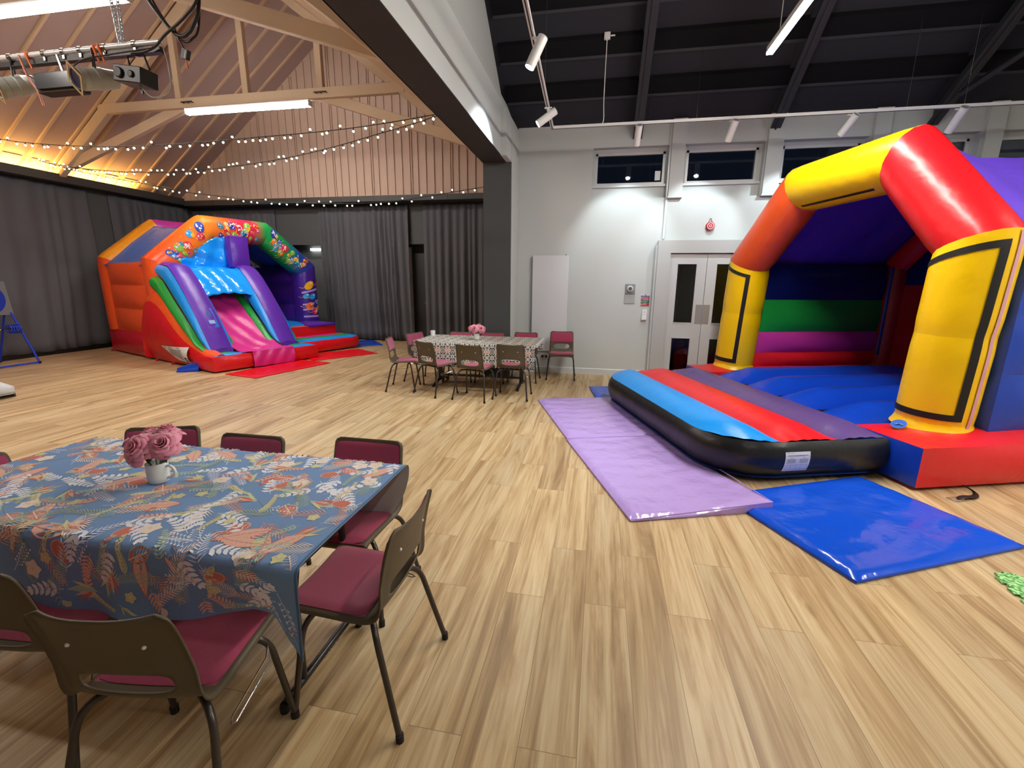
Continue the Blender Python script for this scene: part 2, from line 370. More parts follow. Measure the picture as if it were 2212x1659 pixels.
b = MB(); b.box(7.4, 7.55, -5.2, 8.4, 0, 9, M_white); struct(b.build('wall_right', smooth=0))
b = MB(); b.box(-1.6, 7.5, -5.35, -5.2, 0, 9, M_white); struct(b.build('wall_near', smooth=0))
b = MB()
b.prism([(8.4, rr(8.4)), (1.5, 8.6), (1.5, 8.8), (8.4, rr(8.4)+.2)], -1.7, 7.6, 0, M_black)
b.prism([(-5.3, rr(-5.3)), (1.5, 8.6), (1.5, 8.8), (-5.3, rr(-5.3)+.2)], -1.7, 7.6, 0, M_black)
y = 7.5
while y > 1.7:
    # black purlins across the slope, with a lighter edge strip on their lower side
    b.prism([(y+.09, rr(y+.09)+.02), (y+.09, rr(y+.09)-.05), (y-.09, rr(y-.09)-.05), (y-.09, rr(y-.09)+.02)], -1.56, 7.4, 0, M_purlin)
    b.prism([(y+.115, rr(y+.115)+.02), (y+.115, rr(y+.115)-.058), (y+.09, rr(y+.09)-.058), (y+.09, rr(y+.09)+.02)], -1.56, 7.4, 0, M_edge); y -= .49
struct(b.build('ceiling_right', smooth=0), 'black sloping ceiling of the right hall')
for i, (x0, x1) in enumerate(WX):
    fr = MB(); x0 += .04; x1 -= .05; z0, z1 = 3.15, 3.64; t = .035
    fr.box(x0, x1, 8.12, 8.2, z1-t, z1, M_gloss); fr.box(x0, x1, 8.10, 8.2, z0, z0+t, M_gloss); fr.box(x0, x0+t, 8.12, 8.2, z0, z1, M_gloss); fr.box(x1-t, x1, 8.12, 8.2, z0, z1, M_gloss)
    fr.box(x0-.04, x1+.05, 8.06, 8.2, z0-.035, z0, M_gloss); fr.box(x0-.04, x1+.05, 8.12, 8.2, z1, 3.70, M_white); fr.box(x0-.04, x1+.05, 8.1, 8.2, 2.93, z0-.035, M_white)
    fr.box(x0-.04, x0, 8.12, 8.2, z0, z1, M_white); fr.box(x1, x1+.05, 8.12, 8.2, z0, z1, M_white)
    o = struct(fr.build('window_%d' % (i+1), smooth=0)); g = MB(); g.box(x0+t, x1-t, 8.15, 8.156, z0+t, z1-t, M_glass); g.build('pane', o, 0)
    if i == 0: q = MB(); q.box(x1-.14, x1-.055, 8.146, 8.149, 3.22, 3.36, M_gloss); q.build('sticker', o, 0)
# doors
b = MB(); b.box(.88, 1.08, 7.85, 8.0, 0, 2.265, M_arch); b.box(2.22, 2.42, 7.85, 8.0, 0, 2.265, M_arch); b.box(1.08, 2.22, 7.85, 8.0, 2.07, 2.265, M_arch)
b.box(.85, .88, 7.9, 8, 0, 2.2, M_gloss); struct(b.build('trim_3', smooth=0), 'grey boxed door surround')
def leaf(n, x0, x1, hx):
    b = MB(); Y0, Y1 = 7.89, 7.935; gx0, gx1 = (x0+.115, x0+.42) if hx > 0 else (x1-.42, x1-.115)
    for xa, xb, za, zb in ((x0, gx0, .01, 2.06), (gx1, x1, .01, 2.06), (gx0, gx1, .01, .09), (gx0, gx1, .715, .95), (gx0, gx1, 1.91, 2.06)): b.box(xa, xb, Y0, Y1, za, zb, M_door)
    for za, zb in ((.09, .715), (.95, 1.91)):
        for xa, xb, zc, zd in ((gx0, gx1, zb-.012, zb), (gx0, gx1, za, za+.014), (gx0, gx0+.01, za, zb), (gx1-.01, gx1, za, zb)): b.box(xa, xb, Y0-.006, Y1, zc, zd, M_door)
    o = struct(b.build('door_%d' % n, smooth=0)); g = MB(); g.box(gx0, gx1, 7.91, 7.915, .95, 1.91, M_glass); g.box(gx0, gx1, 7.91, 7.915, .09, .715, M_glass); g.build('glass', o, 0)
    p = MB(); px = x1-.105 if hx > 0 else x0+.005; p.box(px, px+.1, Y0-.004, Y0, .95, 1.26, mat('brushed_plate', '#b4b4b8', .35, .6))
    for a in (.01, .09):
        for z in (.96, 1.25): p.cyl((px+a, Y0-.007, z), (px+a, Y0-.003, z), .004, M_chrome, 6)
    p.build('push_plate', o, 0)
leaf(1, 1.085, 1.647, 1); leaf(2, 1.653, 2.215, -1)
b = MB(); b.box(.7, 2.6, 9.6, 9.7, 0, 2.5, mat('corridor_wall', '#8d9aa0', .8)); b.box(.7, 2.6, 8.4, 9.7, -.05, 0, M_floor); b.box(1.5, 1.7, 9.4, 9.5, 0, 2.4, mat('corridor_wood', '#4a3520', .6)); struct(b.build('wall_corridor', smooth=0))

# roof trusses in the left hall
def truss(Y, lab):
    root = thing('roof_truss', lab, 'roof truss', (0, Y, 0), group='cream roof trusses of the left hall'); d = .06
    def bar(name, x0, z0, x1, z1, wdt, dd=d, yo=0):
        v = Vector((x1-x0, z1-z0)); v.normalize(); n = Vector((-v.y, v.x))*wdt/2; m_ = MB()
        m_.prism([(x0+n.x, z0+n.y), (x1+n.x, z1+n.y), (x1-n.x, z1-n.y), (x0-n.x, z0-n.y)], -dd+yo, dd+yo, 1, M_truss); return m_.build(name, root, 0, bevel=.008)
    o = .16; xl, xr_ = -11.25, -2.0
    bar('rafter', xl, rl(xl)-o-.03, AX, AZ-o-.05, .2); bar('rafter', AX, AZ-.15, xr_, rl(xr_)-.08, .13)
    bar('collar_beam', -9.85, 4.82, -3.45, 4.82, .17, .05, -.02)
    bar('brace', -10.95, 3.85, -7.85, 4.83, .17, .05, .06); bar('brace', -5.15, 4.83, -2.0, 3.83, .17, .05, .06)
    for x in (-8.0, -6.55, -5.05): bar('post', x, 4.83, x, rl(x)-.12, .12, .045)
    for x in (-7.75, -5.0):
        m_ = MB(); m_.box(x-.12, x+.12, -.13, -.12, 4.8, 4.82, M_steel)
        for q in (-.1, 0, .1): m_.cyl((x+q, -.13, 4.81), (x+q, -.07, 4.81), .008, M_steel, 6)
        m_.build('bracket', root, 0)
truss(8.15, 'cream timber roof truss nearest the battened gable, carrying a light tube')
truss(5.0, 'cream timber roof truss above the stage light bar')
truss(1.85, 'cream timber roof truss closest to the camera')

# steel rafters, right hall
for x, l in ((.45, 'black steel rafter above the first high window, left of the others'), (2.42, 'black steel rafter beside the hanging linear light, second from the pillar'), (4.47, 'black steel rafter above the inflatable arch peak'), (6.45, 'black steel rafter nearest the right wall')):
    m_ = MB(); P = [(7.99, 3.78), (7.99, 4.04), (1.5, 8.58), (1.5, 8.3)]
    m_.prism(P, x-.012, x+.012, 0, M_steel)
    for hw, lo, hi in ((.07, -.0, .02), (.07, .22, .24)):
        m_.prism([(7.99, 3.80+lo), (7.99, 3.80+hi), (1.5, 8.34+hi), (1.5, 8.34+lo)], x-hw, x+hw, 0, M_steel)
    tag(m_.build('steel_rafter', smooth=0), l, 'rafter', 'black rafters of the right hall')
m_ = MB(); m_.tube([(4.5, 7.6, 4.05), (5.9, 6.0, 5.2)], .04, M_steel, 4); tag(m_.build('roof_brace', smooth=0), 'black diagonal steel brace beside the rafter above the arch peak', 'brace')

# ------------------------------------------------------------------ lights of the halls
def fluo(x0, x1, y, z, lab, nm='fluorescent_light'):
    root = thing(nm, lab, 'light', ((x0+x1)/2, y, z)); h = (x1-x0)/2
    m_ = MB(); m_.box(-h, h, -.05, .05, .035, .08, M_lampwhite); m_.box(-h-.02, -h, -.06, .06, -.02, .08, M_lampwhite); m_.box(h, h+.02, -.06, .06, -.02, .08, M_lampwhite); m_.build('housing', root, 0)
    m_ = MB(); m_.prism([(-.055, .034), (.055, .034), (.05, 0), (.03, -.022), (-.03, -.022), (-.05, 0)], -h, h, 0, M_tube); m_.build('diffuser', root, 0)
fluo(-7.8, -5.25, 8.08, 4.63, 'long white light tube under the truss nearest the battened gable')
fluo(-7.9, -5.35, 4.92, 4.63, 'long white light tube above the stage light bar')
fluo(-7.9, -5.35, 1.75, 4.6, 'long white light tube under the roof truss closest to the camera')
def linear(x, y0, y1, z, lab, M_lin=M_lin):
    root = thing('linear_light', lab, 'light', (x, (y0+y1)/2, z)); h = (y1-y0)/2
    m_ = MB(); m_.box(-.032, .032, -h, h, .02, .075, M_lampwhite); m_.build('housing', root, 0)
    m_ = MB(); m_.box(-.029, .029, -h+.005, h-.005, 0, .019, M_lin); m_.build('diffuser', root, 0)
    for s in (-h+.25, h-.25):
        m_ = MB(); m_.tube([(0, s, .07), (0, s, rr((y0+y1)/2+s)-z-.02)], .004, M_lampwhite, 6); m_.build('cord', root, 0)
linear(1.585, 2.9, 5.68, 3.9, 'slim linear light hanging lengthwise over the purple floor mats')
linear(1.585, -2.6, .2, 3.9, 'added slim fill light hanging unseen behind the camera position', mat('added_fill_diffuser', '#ffffff', .4, emit=50, ecol='#fff8ec'))  # unseen dim fill lamp, added to brighten the near cloth and chair pads
linear(4.9, 1.0, 3.8, 3.9, 'slim linear light hanging over the side of the yellow and red inflatable')
# track with spots
root = thing('lighting_track', 'white L shaped lighting track hung on wires below the black ceiling', 'lighting track', (-.785, 7.0, 3.71))
m_ = MB(); m_.box(-.02, 8.1, -.02, .02, 0, .035, M_lampwhite); m_.box(-.005, 8.1, -.008, .008, -.002, 0, M_dark); m_.build('rail', root, 0)
m_ = MB(); m_.T = Matrix.Rotation(radians(1.9), 4, 'Z'); m_.box(-.02, .02, -7, .02, 0, .035, M_lampwhite); m_.box(-.006, .006, -7, 0, -.002, 0, M_dark); m_.build('rail', root, 0)
for x in (1.317, 1.93, 4.39, 5.0): m_ = MB(); m_.tube([(x, 0, .03), (x, 0, 1.03)], .0022, M_chrome, 5); m_.sphere((x, 0, 1.03), .012, M_lampwhite, 5); m_.build('suspension_wire', root)
for y in (-1.2, -2.9): m_ = MB(); m_.tube([(-y*.033, y, .03), (-y*.033, y, .99-y*.7)], .0022, M_chrome, 5); m_.build('suspension_wire', root)
m_ = MB(); m_.tube(smooth_path([(.69, 0, .03), (.71, -.01, .1), (.70, -.05, .35), (.705, -.08, 1.05)]), .006, M_lampwhite, 6); m_.build('power_cable', root)
m_ = MB(); m_.box(.665, .745, -.11, -.05, 1.02, 1.1, M_lampwhite); m_.box(.745, .81, -.09, -.07, 1.05, 1.07, M_lampwhite); m_.build('junction_box', root, bevel=.01)
def spot(P, d, lab, L=.27, power=W_SPOT, lamp=True, ang=62):
    root = thing('track_spotlight', lab, 'spotlight', P, group='white track spotlights'); d = Vector(d).normalized(); c = Vector((0, 0, -.1))
    a = c - d*L*.42; e = c + d*L*.58; m_ = MB(); u = d.orthogonal().normalized(); v = d.cross(u)
    def ring(p, r): return [p+(u*cos(2*pi*k/24)+v*sin(2*pi*k/24))*r for k in range(24)]
    vs = []
    for p, r in ((a+d*.004, .036), (a+d*.01, .045), (a, .045), (e, .045), (e, .041), (e-d*.02, .036)): vs += ring(p, r)
    m_.add(vs, [(i*24+k, i*24+(k+1) % 24, (i+1)*24+(k+1) % 24, (i+1)*24+k) for i in range(5) for k in range(24)], M_lampwhite); m_.build('barrel', root, 60)
    m_ = MB(); m_.fan(ring(a+d*.012, .045), mat('grey_cap', '#8b8d90', .5)); m_.build('end_cap', root, 0)
    m_ = MB(); m_.fan(ring(e-d*.012, .038), M_spotface); m_.build('lens', root, 0)
    m_ = MB(); m_.cyl((0, 0, 0), (0, 0, -.06), .01, M_lampwhite, 8); m_.tube([(0, 0, -.05), c-d*.02], .012, M_lampwhite, 6); m_.box(-.045, .045, -.012, .012, -.012, 0, M_lampwhite); m_.build('adapter', root, 40)
    if lamp:
        ld = bpy.data.lights.new('spot_beam', 'SPOT'); ld.energy = power; ld.spot_size = radians(ang); ld.spot_blend = .55; ld.color = (.86, .97, 1); ld.shadow_soft_size = .035
        lo = bpy.data.objects.new('spot_beam', ld); C.objects.link(lo); lo.parent = root; lo.location = e+d*.01; lo.rotation_euler = d.to_track_quat('-Z', 'Y').to_euler()
spot((.40, 7.0, 3.70), (-.05, .62, -.78), 'white track spotlight in front of the window with the small sticker', ang=72)
spot((1.61, 7.0, 3.70), (-.14, .62, -.77), 'white track spotlight in front of the second high window', ang=72)
spot((3.0, 7.0, 3.70), (-.3, .66, -.7), 'white track spotlight left of the arch peak')
spot((4.18, 7.0, 3.70), (-.05, .68, -.75), 'white track spotlight right of the arch peak', L=.3)
spot((-.655, 4.5, 3.70), (-.42, -.12, -.9), 'glowing white track spotlight, the larger one high by the beam', power=150, ang=100)
spot((-.745, 6.15, 3.70), (-.78, -.15, -.55), 'glowing white track spotlight, the smaller one low by the beam', power=150, ang=100)

# ================================================================== CHAIRS
M_shell = mat('brown_plastic', '#544b3b', .5, spec=.35, bump=('noise', 220, .12, .001))
M_pad = mat('burgundy_weave', '#a2365a', .85, sheen=.25, bump=('weave', 120, .7, .0015))
M_tubebr = mat('brown_tube', '#2e2521', .32, spec=.6); M_foot = mat('rubber_foot', '#151312', .7)
M_rivet = mat('rivet', '#d8d4c8', .3)
prof = smooth_path([(0, .262, .405), (0, .272, .425), (0, .255, .44), (0, .12, .436), (0, -.03, .428), (0, -.09, .44), (0, -.122, .48), (0, -.140, .56), (0, -.162, .67), (0, -.182, .745), (0, -.19, .77)], 5)
plen = [0]
for i in range(1, len(prof)): plen.append(plen[-1]+(prof[i]-prof[i-1]).length)
PL = plen[-1]
def pat(s):
    s = max(0, min(PL, s)); i = 1
    while i < len(plen)-1 and plen[i] < s: i += 1
    t = (s-plen[i-1])/(plen[i]-plen[i-1]); p = prof[i-1].lerp(prof[i], t); d = (prof[i]-prof[i-1]).normalized()
    return p, d, Vector((0, -d.z, d.y))*-1
def half_w(s):
    q = s/PL; w_ = .205 if q < .45 else .205-.012*(q-.45)/.55
    for e in (s-.0, PL-s):
        if e < .035: w_ -= .03*(1-sqrt(max(0, 1-((.035-e)/.035)**2)))
    return w_
def shell_pt(s, t, off=0):
    """s along the profile, t across (-1..1), off along the padded side"""
    p, d, n = pat(s); back = max(0, min(1, (p.z-.45)/.12)); w_ = half_w(s); x = t*w_
    lift = .030*abs(t)**2.6*back + .012*abs(t)**2*(1-back); e = max(0, abs(t)-.9)/.1
    q = p + n*(lift*(1) + off - .014*e*e); return Vector((x, q.y, q.z))
SLOT = None
for k, s in enumerate(plen):
    if prof[k].z > .515 and prof[k].y < -.1: SLOT = s; break
def make_shell():
    NU, NV = 66, 34; hs, ht, ex = .042, .66, 3.2; vs = []; par = []
    for i in range(NU+1):
        for j in range(NV+1): par.append([PL*i/NU, 2*j/NV-1])
    def ins(s, t): return (abs((s-SLOT)/hs)**ex+abs(t/ht)**ex)
    fs = []
    for i in range(NU):
        for j in range(NV):
            q = (i*(NV+1)+j, i*(NV+1)+j+1, (i+1)*(NV+1)+j+1, (i+1)*(NV+1)+j)
            s = sum(par[k][0] for k in q)/4; t = sum(par[k][1] for k in q)/4
            if ins(s, t) > 1: fs.append(q)
    cnt = {}
    for q in fs:
        for k in q: cnt[k] = cnt.get(k, 0)+1
    for k, c in cnt.items():
        s, t = par[k]; v = ins(s, t)
        if c < 4 and v < 2.6 and 0 < s < PL and abs(t) < .99:
            kk = v**(-1/ex) if v > 0 else 1; par[k] = [SLOT+(s-SLOT)*kk, t*kk]
    m_ = MB(); m_.add([shell_pt(s, t) for s, t in par], fs, M_shell)
    # drop unused vertices
    used = sorted({k for f_ in m_.f for k in f_}); mp = {k: i for i, k in enumerate(used)}
    m_.v = [m_.v[k] for k in used]; m_.f = [tuple(mp[k] for k in f_) for f_ in m_.f]; return m_
def pad(s0, s1, tw, th_, n1=18, n2=18):
    m_ = MB()
    def top(u, v):
        S, T_ = 2*u-1, 2*v-1; r_ = .18
        # rounded rectangle outline
        k = 1-.06*max(0, abs(S)-.75)/.25*max(0, abs(T_)-.75)/.25
        e = (1-abs(S)**7)*(1-abs(T_)**7); return shell_pt((s0+s1)/2+S*(s1-s0)/2*k, T_*tw*k, .006+th_*e**.5)
    m_.grid(top, n1, n2, M_pad, flip=False)
    def side(u, v): return shell_pt((s0+s1)/2+(2*u-1)*(s1-s0)/2, (2*v-1)*tw, .003)
    m_.grid(side, n1, n2, M_pad, flip=True); return m_
def make_chair():
    root = thing('stacking_chair', 'x', 'chair')
    shell = make_shell().build('shell', root, 40, solid=.006)
    pad(.035, .36, .9, .013).build('seat_pad', root, 50, label='burgundy woven seat pad'); pad(SLOT+.062, PL-.018, .93, .011).build('back_pad', root, 50, label='burgundy woven back pad')
    for sx in (-1, 1):
        m_ = MB(); m_.tube(arc((sx*.10, -.03, .405), (sx*.19, -.085, .425), (sx*.205, -.11, .33), 7)+[(sx*.242, -.19, .012)], .0115, M_tubebr, 10); l1 = m_.build('leg', root, 50)
        m_ = MB(); m_.tube(arc((sx*.10, .13, .412), (sx*.195, .18, .425), (sx*.207, .19, .33), 7)+[(sx*.232, .235, .012)], .0115, M_tubebr, 10); l2 = m_.build('leg', root, 50)
        for q, lg in (((sx*.242, -.19), l1), ((sx*.232, .235), l2)): m_ = MB(); m_.cyl((q[0], q[1], 0), (q[0], q[1]*.995, .03), .0145, M_foot, 10); m_.build('foot_cap', lg, 40)
        m_ = MB(); p = shell_pt(SLOT+.15, sx*.52, -.004); m_.sphere(p, .006, M_rivet, 5); m_.build('rivet', shell)
    m_ = MB(); m_.tube([(-.1, -.03, .405), (.1, -.03, .405)], .0115, M_tubebr, 8); m_.tube([(-.1, .13, .412), (.1, .13, .412)], .0115, M_tubebr, 8); m_.tube([(0, -.03, .405), (0, .13, .412)], .009, M_tubebr, 8); m_.build('frame', root, 50)
    for sx in (-1, 1):
        if sx > 0: m_ = MB(); m_.tube([(.203, .17, .375), (.222, .15, .335), (.226, -.05, .31), (.222, -.065, .318), (.218, -.055, .33), (.212, .14, .352), (.203, .17, .375)], .0028, M_chrome, 6); m_.build('link_bracket', root)
    return root
G1 = 'burgundy padded chairs around the blue floral table'; G2 = 'burgundy padded chairs around the patterned table by the pillar'
CH = [  # x, y, facing, label, group
 (-.81, 1.43, 90, 'brown chair with burgundy pads at the right end of the blue floral table', G1),
 (-1.235, .93, 9, 'brown chair in the foreground, its back to the camera, seat under the floral cloth', G1),
 (-1.80, .985, 6, 'brown chair cut by the left frame edge, beside the foreground chair', G1),
 (-2.35, 1.87, 200, 'brown chair behind the floral table, its back behind the pink roses', G1),
 (-1.81, 1.85, 181, 'brown chair behind the floral table, between the roses and the right corner chair', G1),
 (-1.17, 1.92, 180, 'brown chair at the far right corner of the floral table', G1),
 (-2.655, 1.375, -92, 'brown chair at the left end of the floral table, only its top edge showing', G1),
 (-2.89, 6.25, -77, 'brown chair side on, leftmost at the patterned table', G2),
 (-2.79, 6.85, -112, 'brown chair at the left rear corner of the patterned table', G2),
 (-2.30, 6.06, -30, 'brown chair seen from behind at the left front corner of the patterned table', G2),
 (-1.66, 5.90, -10, 'brown chair seen from behind at the middle of the patterned table', G2),
 (-1.15, 6.08, -1, 'brown chair seen from behind at the right front of the patterned table', G2),
 (-2.23, 7.07, 185, 'brown chair behind the patterned table, left of the mug of roses', G2),
 (-1.70, 7.10, 184, 'brown chair behind the patterned table, right of the mug of roses', G2),
 (-1.18, 7.27, 180, 'brown chair behind the patterned table, beside the pillar', G2),
 (-.60, 7.60, 184, 'brown chair standing alone against the white wall beside the flat wall panel', G2)]
c0 = make_chair()
for i, (x, y, r, l, g) in enumerate(CH):
    if i == 0: c0.location = (x, y, 0); c0.rotation_euler = (0, 0, radians(r)); c0['label'] = l; c0['group'] = g
    else: dup(c0, (x, y, 0), radians(r), l, g)

# ================================================================== NEAR TABLE
M_tabletop = mat('table_plastic', '#d9d8d2', .45)
def folding_table(x0, x1, y0, y1, z, lab, nm='folding_table'):
    cx, cyy = (x0+x1)/2, (y0+y1)/2; root = thing(nm, lab, 'table', (cx, cyy, 0)); hx, hy = (x1-x0)/2, (y1-y0)/2
    m_ = MB(); m_.box(-hx, hx, -hy, hy, z-.045, z, M_tabletop); m_.build('tabletop', root, 0, bevel=.012)
    for s in (-1, 1):
        X = s*(hx-.17); m_ = MB()
        m_.tube([(X, -hy+.10, .03), (X, hy-.10, .03)], .016, M_blackmetal, 10)
        for q in (-1, 1): m_.cyl((X, q*(hy-.10), 0), (X, q*(hy-.10), .032), .018, M_foot, 8)
        if s > 0: m_.T = None; m_.text('LIFETIME', .03, mat('embossed_grey', '#3c3d3f', .4), (X+.017, 0, .03), (0, 1, 0), (0, 0, 1))
        m_.build('foot_bar', root, 50)
        for q in (-1, 1): m_ = MB(); m_.tube([(X, q*.17, .03), (X, q*.17, z-.05)], .0155, M_blackmetal, 10); m_.build('leg', root, 50)
        m_ = MB(); m_.tube([(X, -.17, .52), (X, .17, .52)], .011, M_blackmetal, 8); m_.tube([(X, 0, .52), (X-s*.3, 0, z-.05)], .009, M_blackmetal, 8); m_.build('brace', root, 50)
    return root
folding_table(-2.72, -.925, 1.11, 1.88, .73, 'folding table with black metal legs under the blue floral tablecloth')
# cloth ---------------------------------------------------------------
M_cb = mat('cloth_blue', '#7594be', .85, spec=.15, bump=('noise', 300, .25, .0008)); M_cw = mat('cloth_reverse', '#b9bcc4', .9, spec=.1)
CC = {k: mat('print_'+k, v, .85, spec=.1) for k, v in dict(white='#e3e6ee', peach='#e0b0a0', coral='#c67a6c', sage='#a8bdb0', yellow='#cfcb9c', green='#84a09a', rust='#b5553f', cream='#e6d8cc', navy='#2f4562').items()}
cx0, cx1, cy0, cy1, zt = -2.80, -.872, 1.095, 1.90, .736; DF, DB = .295, .31
def cloth(s, t, off=0):
    """s = x along the table, t = distance across; t<cy0 hangs in front, t>cy1 hangs behind"""
    rr_ = .022
    def lf(s):
        K = [(-9, 1), (-1.6, 1), (-1.235, .78), (-1.03, .56), (-.965, .58), (-.92, .85), (-.87, 1.06), (9, 1.06)]
        for (a, p), (b_, q) in zip(K, K[1:]):
            if a <= s <= b_: return p+(q-p)*(s-a)/(b_-a)
    def base(s, t):
        wv = .012*sin(s*9+1)+.008*sin(s*23)
        if t < cy0:
            d = (cy0-t)*lf(s); k = min(1, d/.08); y = cy0-.006-rr_*min(1, d/rr_)*.6-k*(.006+wv*d*2.2)-.10*d*d; z = zt-d*.985
            xx = s+.02*d*sin(s*7)
            if s > cx1-.12: z -= .02*max(0, (s-cx1+.12)/.12)*d/DF; y -= .03*d*max(0, (s-cx1+.12)/.12)
        elif t > cy1:
            d = t-cy1; k = min(1, d/.08); y = cy1+.006+rr_*min(1, d/rr_)*.6+k*(.006+wv*d*1.5)+.05*d; z = zt-d*.985; xx = s-.10*max(0, (s-cx1+.15)/.15)*(d/DB)**2*1.2
        else:
            e = min(t-cy0, cy1-t); y = t; z = zt-(.004*(1-e/.03)**2 if e < .03 else 0)+.0012*sin(s*5)*sin(t*11); xx = s
        if s < cx0+.1: z -= .03*((cx0+.1-s)/.1)**2
        return Vector((xx, y, z))
    p = base(s, t)
    if off:
        a = base(s+.003, t)-base(s-.003, t); b_ = base(s, t+.003)-base(s, t-.003); n = a.cross(b_)
        if n.length: p = p+n.normalized()*off
    return p
b = MB(); SX = 120; ts = [cy0-DF+DF*i/24 for i in range(24)]+[cy0+(cy1-cy0)*i/36 for i in range(36)]+[cy1+DB*i/24 for i in range(25)]
b.grid(lambda u, v: cloth(cx0+(cx1-cx0)*u, ts[min(84, int(round(v*84)))]), SX, 84, M_cb)
b.grid(lambda u, v: cloth(cx0+(cx1-cx0)*u, ts[min(84, int(round(v*84)))], -.0018), SX, 84, M_cw, flip=True)
rnd = random.Random(5)
lim = (cx0+.01, cx1-.012, cy0-DF+.012, cy1+DB-.012)
def okp(s, t): return lim[0] < s < lim[1] and lim[2] < t < lim[3]
def pg(pts, m_, lay=1):
    if all(okp(*q) for q in pts): b.fan([cloth(q[0], q[1], .0006+.00035*lay) for q in pts], m_)
def leafp(s, t, a, L_, W_, m_, lay=1, n=5, bend=0):
    pts = []
    for sd in (1, -1):
        rng = range(n+1) if sd > 0 else range(n-1, 0, -1)
        for i in rng:
            q = i/n; w_ = W_*sin(pi*q**.8)*sd/2; x, y = L_*q, w_+bend*q*q*L_
            pts.append((s+x*cos(a)-y*sin(a), t+x*sin(a)+y*cos(a)))
    pg(pts, m_, lay)
def line(s, t, a, L_, W_, m_, lay=2, bend=0, n=4):
    for i in range(n):
        q0, q1 = i/n, (i+1)/n; P_ = []
        for q, sg in ((q0, 1), (q1, 1), (q1, -1), (q0, -1)):
            x, y = L_*q, bend*q*q*L_+sg*W_/2; P_.append((s+x*cos(a)-y*sin(a), t+x*sin(a)+y*cos(a)))
        pg(P_, m_, lay)
def spray(s, t, a, L_, m_, n=7, lw=.011, ll=.034, bend=.2, spread=.9, stem=None):
    line(s, t, a, L_, .0022, stem or m_, 1, bend)
    for i in range(1, n+1):
        q = i/n; x, y = L_*q, bend*q*q*L_; px, py = s+x*cos(a)-y*sin(a), t+x*sin(a)+y*cos(a); aa = a+2*bend*q
        for sd in (1, -1): leafp(px, py, aa+sd*spread*(1-.25*q), ll*(1.1-.5*q), lw, m_, 2)
    leafp(px, py, aa, ll*.7, lw, m_, 2)
def fern(s, t, a, L_, m_, n=12, ll=.045, bend=-.25): spray(s, t, a, L_, m_, n, .0042, ll, bend, .75)
def pome(s, t, a, R_, c1=CC['coral'], c2=CC['peach']):
    for r_, m_, l in ((1, c2, 1), (.88, c1, 2)):
        pts = [(s+R_*r_*(cos(k*2*pi/18)*(1 if cos(k*2*pi/18) < 0 else 1.25)*cos(a)-sin(k*2*pi/18)*.85*sin(a)), t+R_*r_*(cos(k*2*pi/18)*(1 if cos(k*2*pi/18) < 0 else 1.25)*sin(a)+sin(k*2*pi/18)*.85*cos(a))) for k in range(18)]
        pg(pts, m_, l)
    for d in (-.45, 0, .45): leafp(s+R_*1.1*cos(a), t+R_*1.1*sin(a), a+d, R_*.6, R_*.25, c1, 3)
def flower(s, t, R_, m_, c=CC['yellow'], n=6):
    a0 = rnd.random()*6
    for k in range(n): leafp(s, t, a0+k*2*pi/n, R_, R_*.92, m_, 2+k % 2*.3)
    pg([(s+R_*.16*cos(k), t+R_*.16*sin(k)) for k in range(6)], c, 4)
def banana(s, t, a, L_, m_=CC['peach'], m2=CC['cream']):
    leafp(s, t, a, L_, L_*.33, CC['coral'], 1, 9, .15); leafp(s+.004*cos(a), t+.004*sin(a), a, L_*.94, L_*.29, m_, 2, 9, .15)
    line(s, t, a, L_*.93, .0022, CC['coral'], 3, .15)
    for i in range(2, 9):
        q = i/10; x, y = L_*q, .15*q*q*L_; px, py = s+x*cos(a)-y*sin(a), t+x*sin(a)+y*cos(a)
        for sd in (1, -1): line(px, py, a+sd*.9, L_*.12*sin(pi*q), .0012, m2, 4, 0, 1)
def calad(s, t, a, L_):
    leafp(s, t, a, L_, L_*.72, CC['sage'], 1, 9); leafp(s+.003*cos(a), t+.003*sin(a), a, L_*.94, L_*.62, CC['coral'], 2, 9); line(s, t, a, L_*.85, .004, CC['cream'], 3)
    for i in range(2, 7):
        q = i/8
        for sd in (1, -1): line(s+L_*q*cos(a), t+L_*q*sin(a), a+sd*.8, L_*.26*sin(pi*q), .0018, CC['cream'], 3, .2*sd, 2)
def strel(s, t, a, L_):
    leafp(s, t, a, L_*.8, L_*.2, CC['sage'], 1, 6, .2); line(s-L_*.5*cos(a), t-L_*.5*sin(a), a, L_*.6, .004, CC['green'], 1, -.2)
    for d, m_ in ((.25, CC['coral']), (.5, CC['peach']), (.8, CC['coral']), (-.2, CC['yellow'])): leafp(s+.02*cos(a), t+.02*sin(a), a+d, L_*.55, L_*.09, m_, 2)
def berries(s, t, a, L_, m_):
    line(s, t, a, L_, .0022, m_, 1, .2)
    for i in range(2, 8):
        q = i/8; px, py = s+L_*q*cos(a), t+L_*q*sin(a)
        for sd in (1, -1):
            line(px, py, a+sd*.8, .02, .0016, m_, 1, 0, 1); ex_, ey_ = px+.022*cos(a+sd*.8), py+.022*sin(a+sd*.8)
            pg([(ex_+.0045*cos(k), ey_+.0045*sin(k)) for k in range(6)], m_, 2)
Zm = 1.35
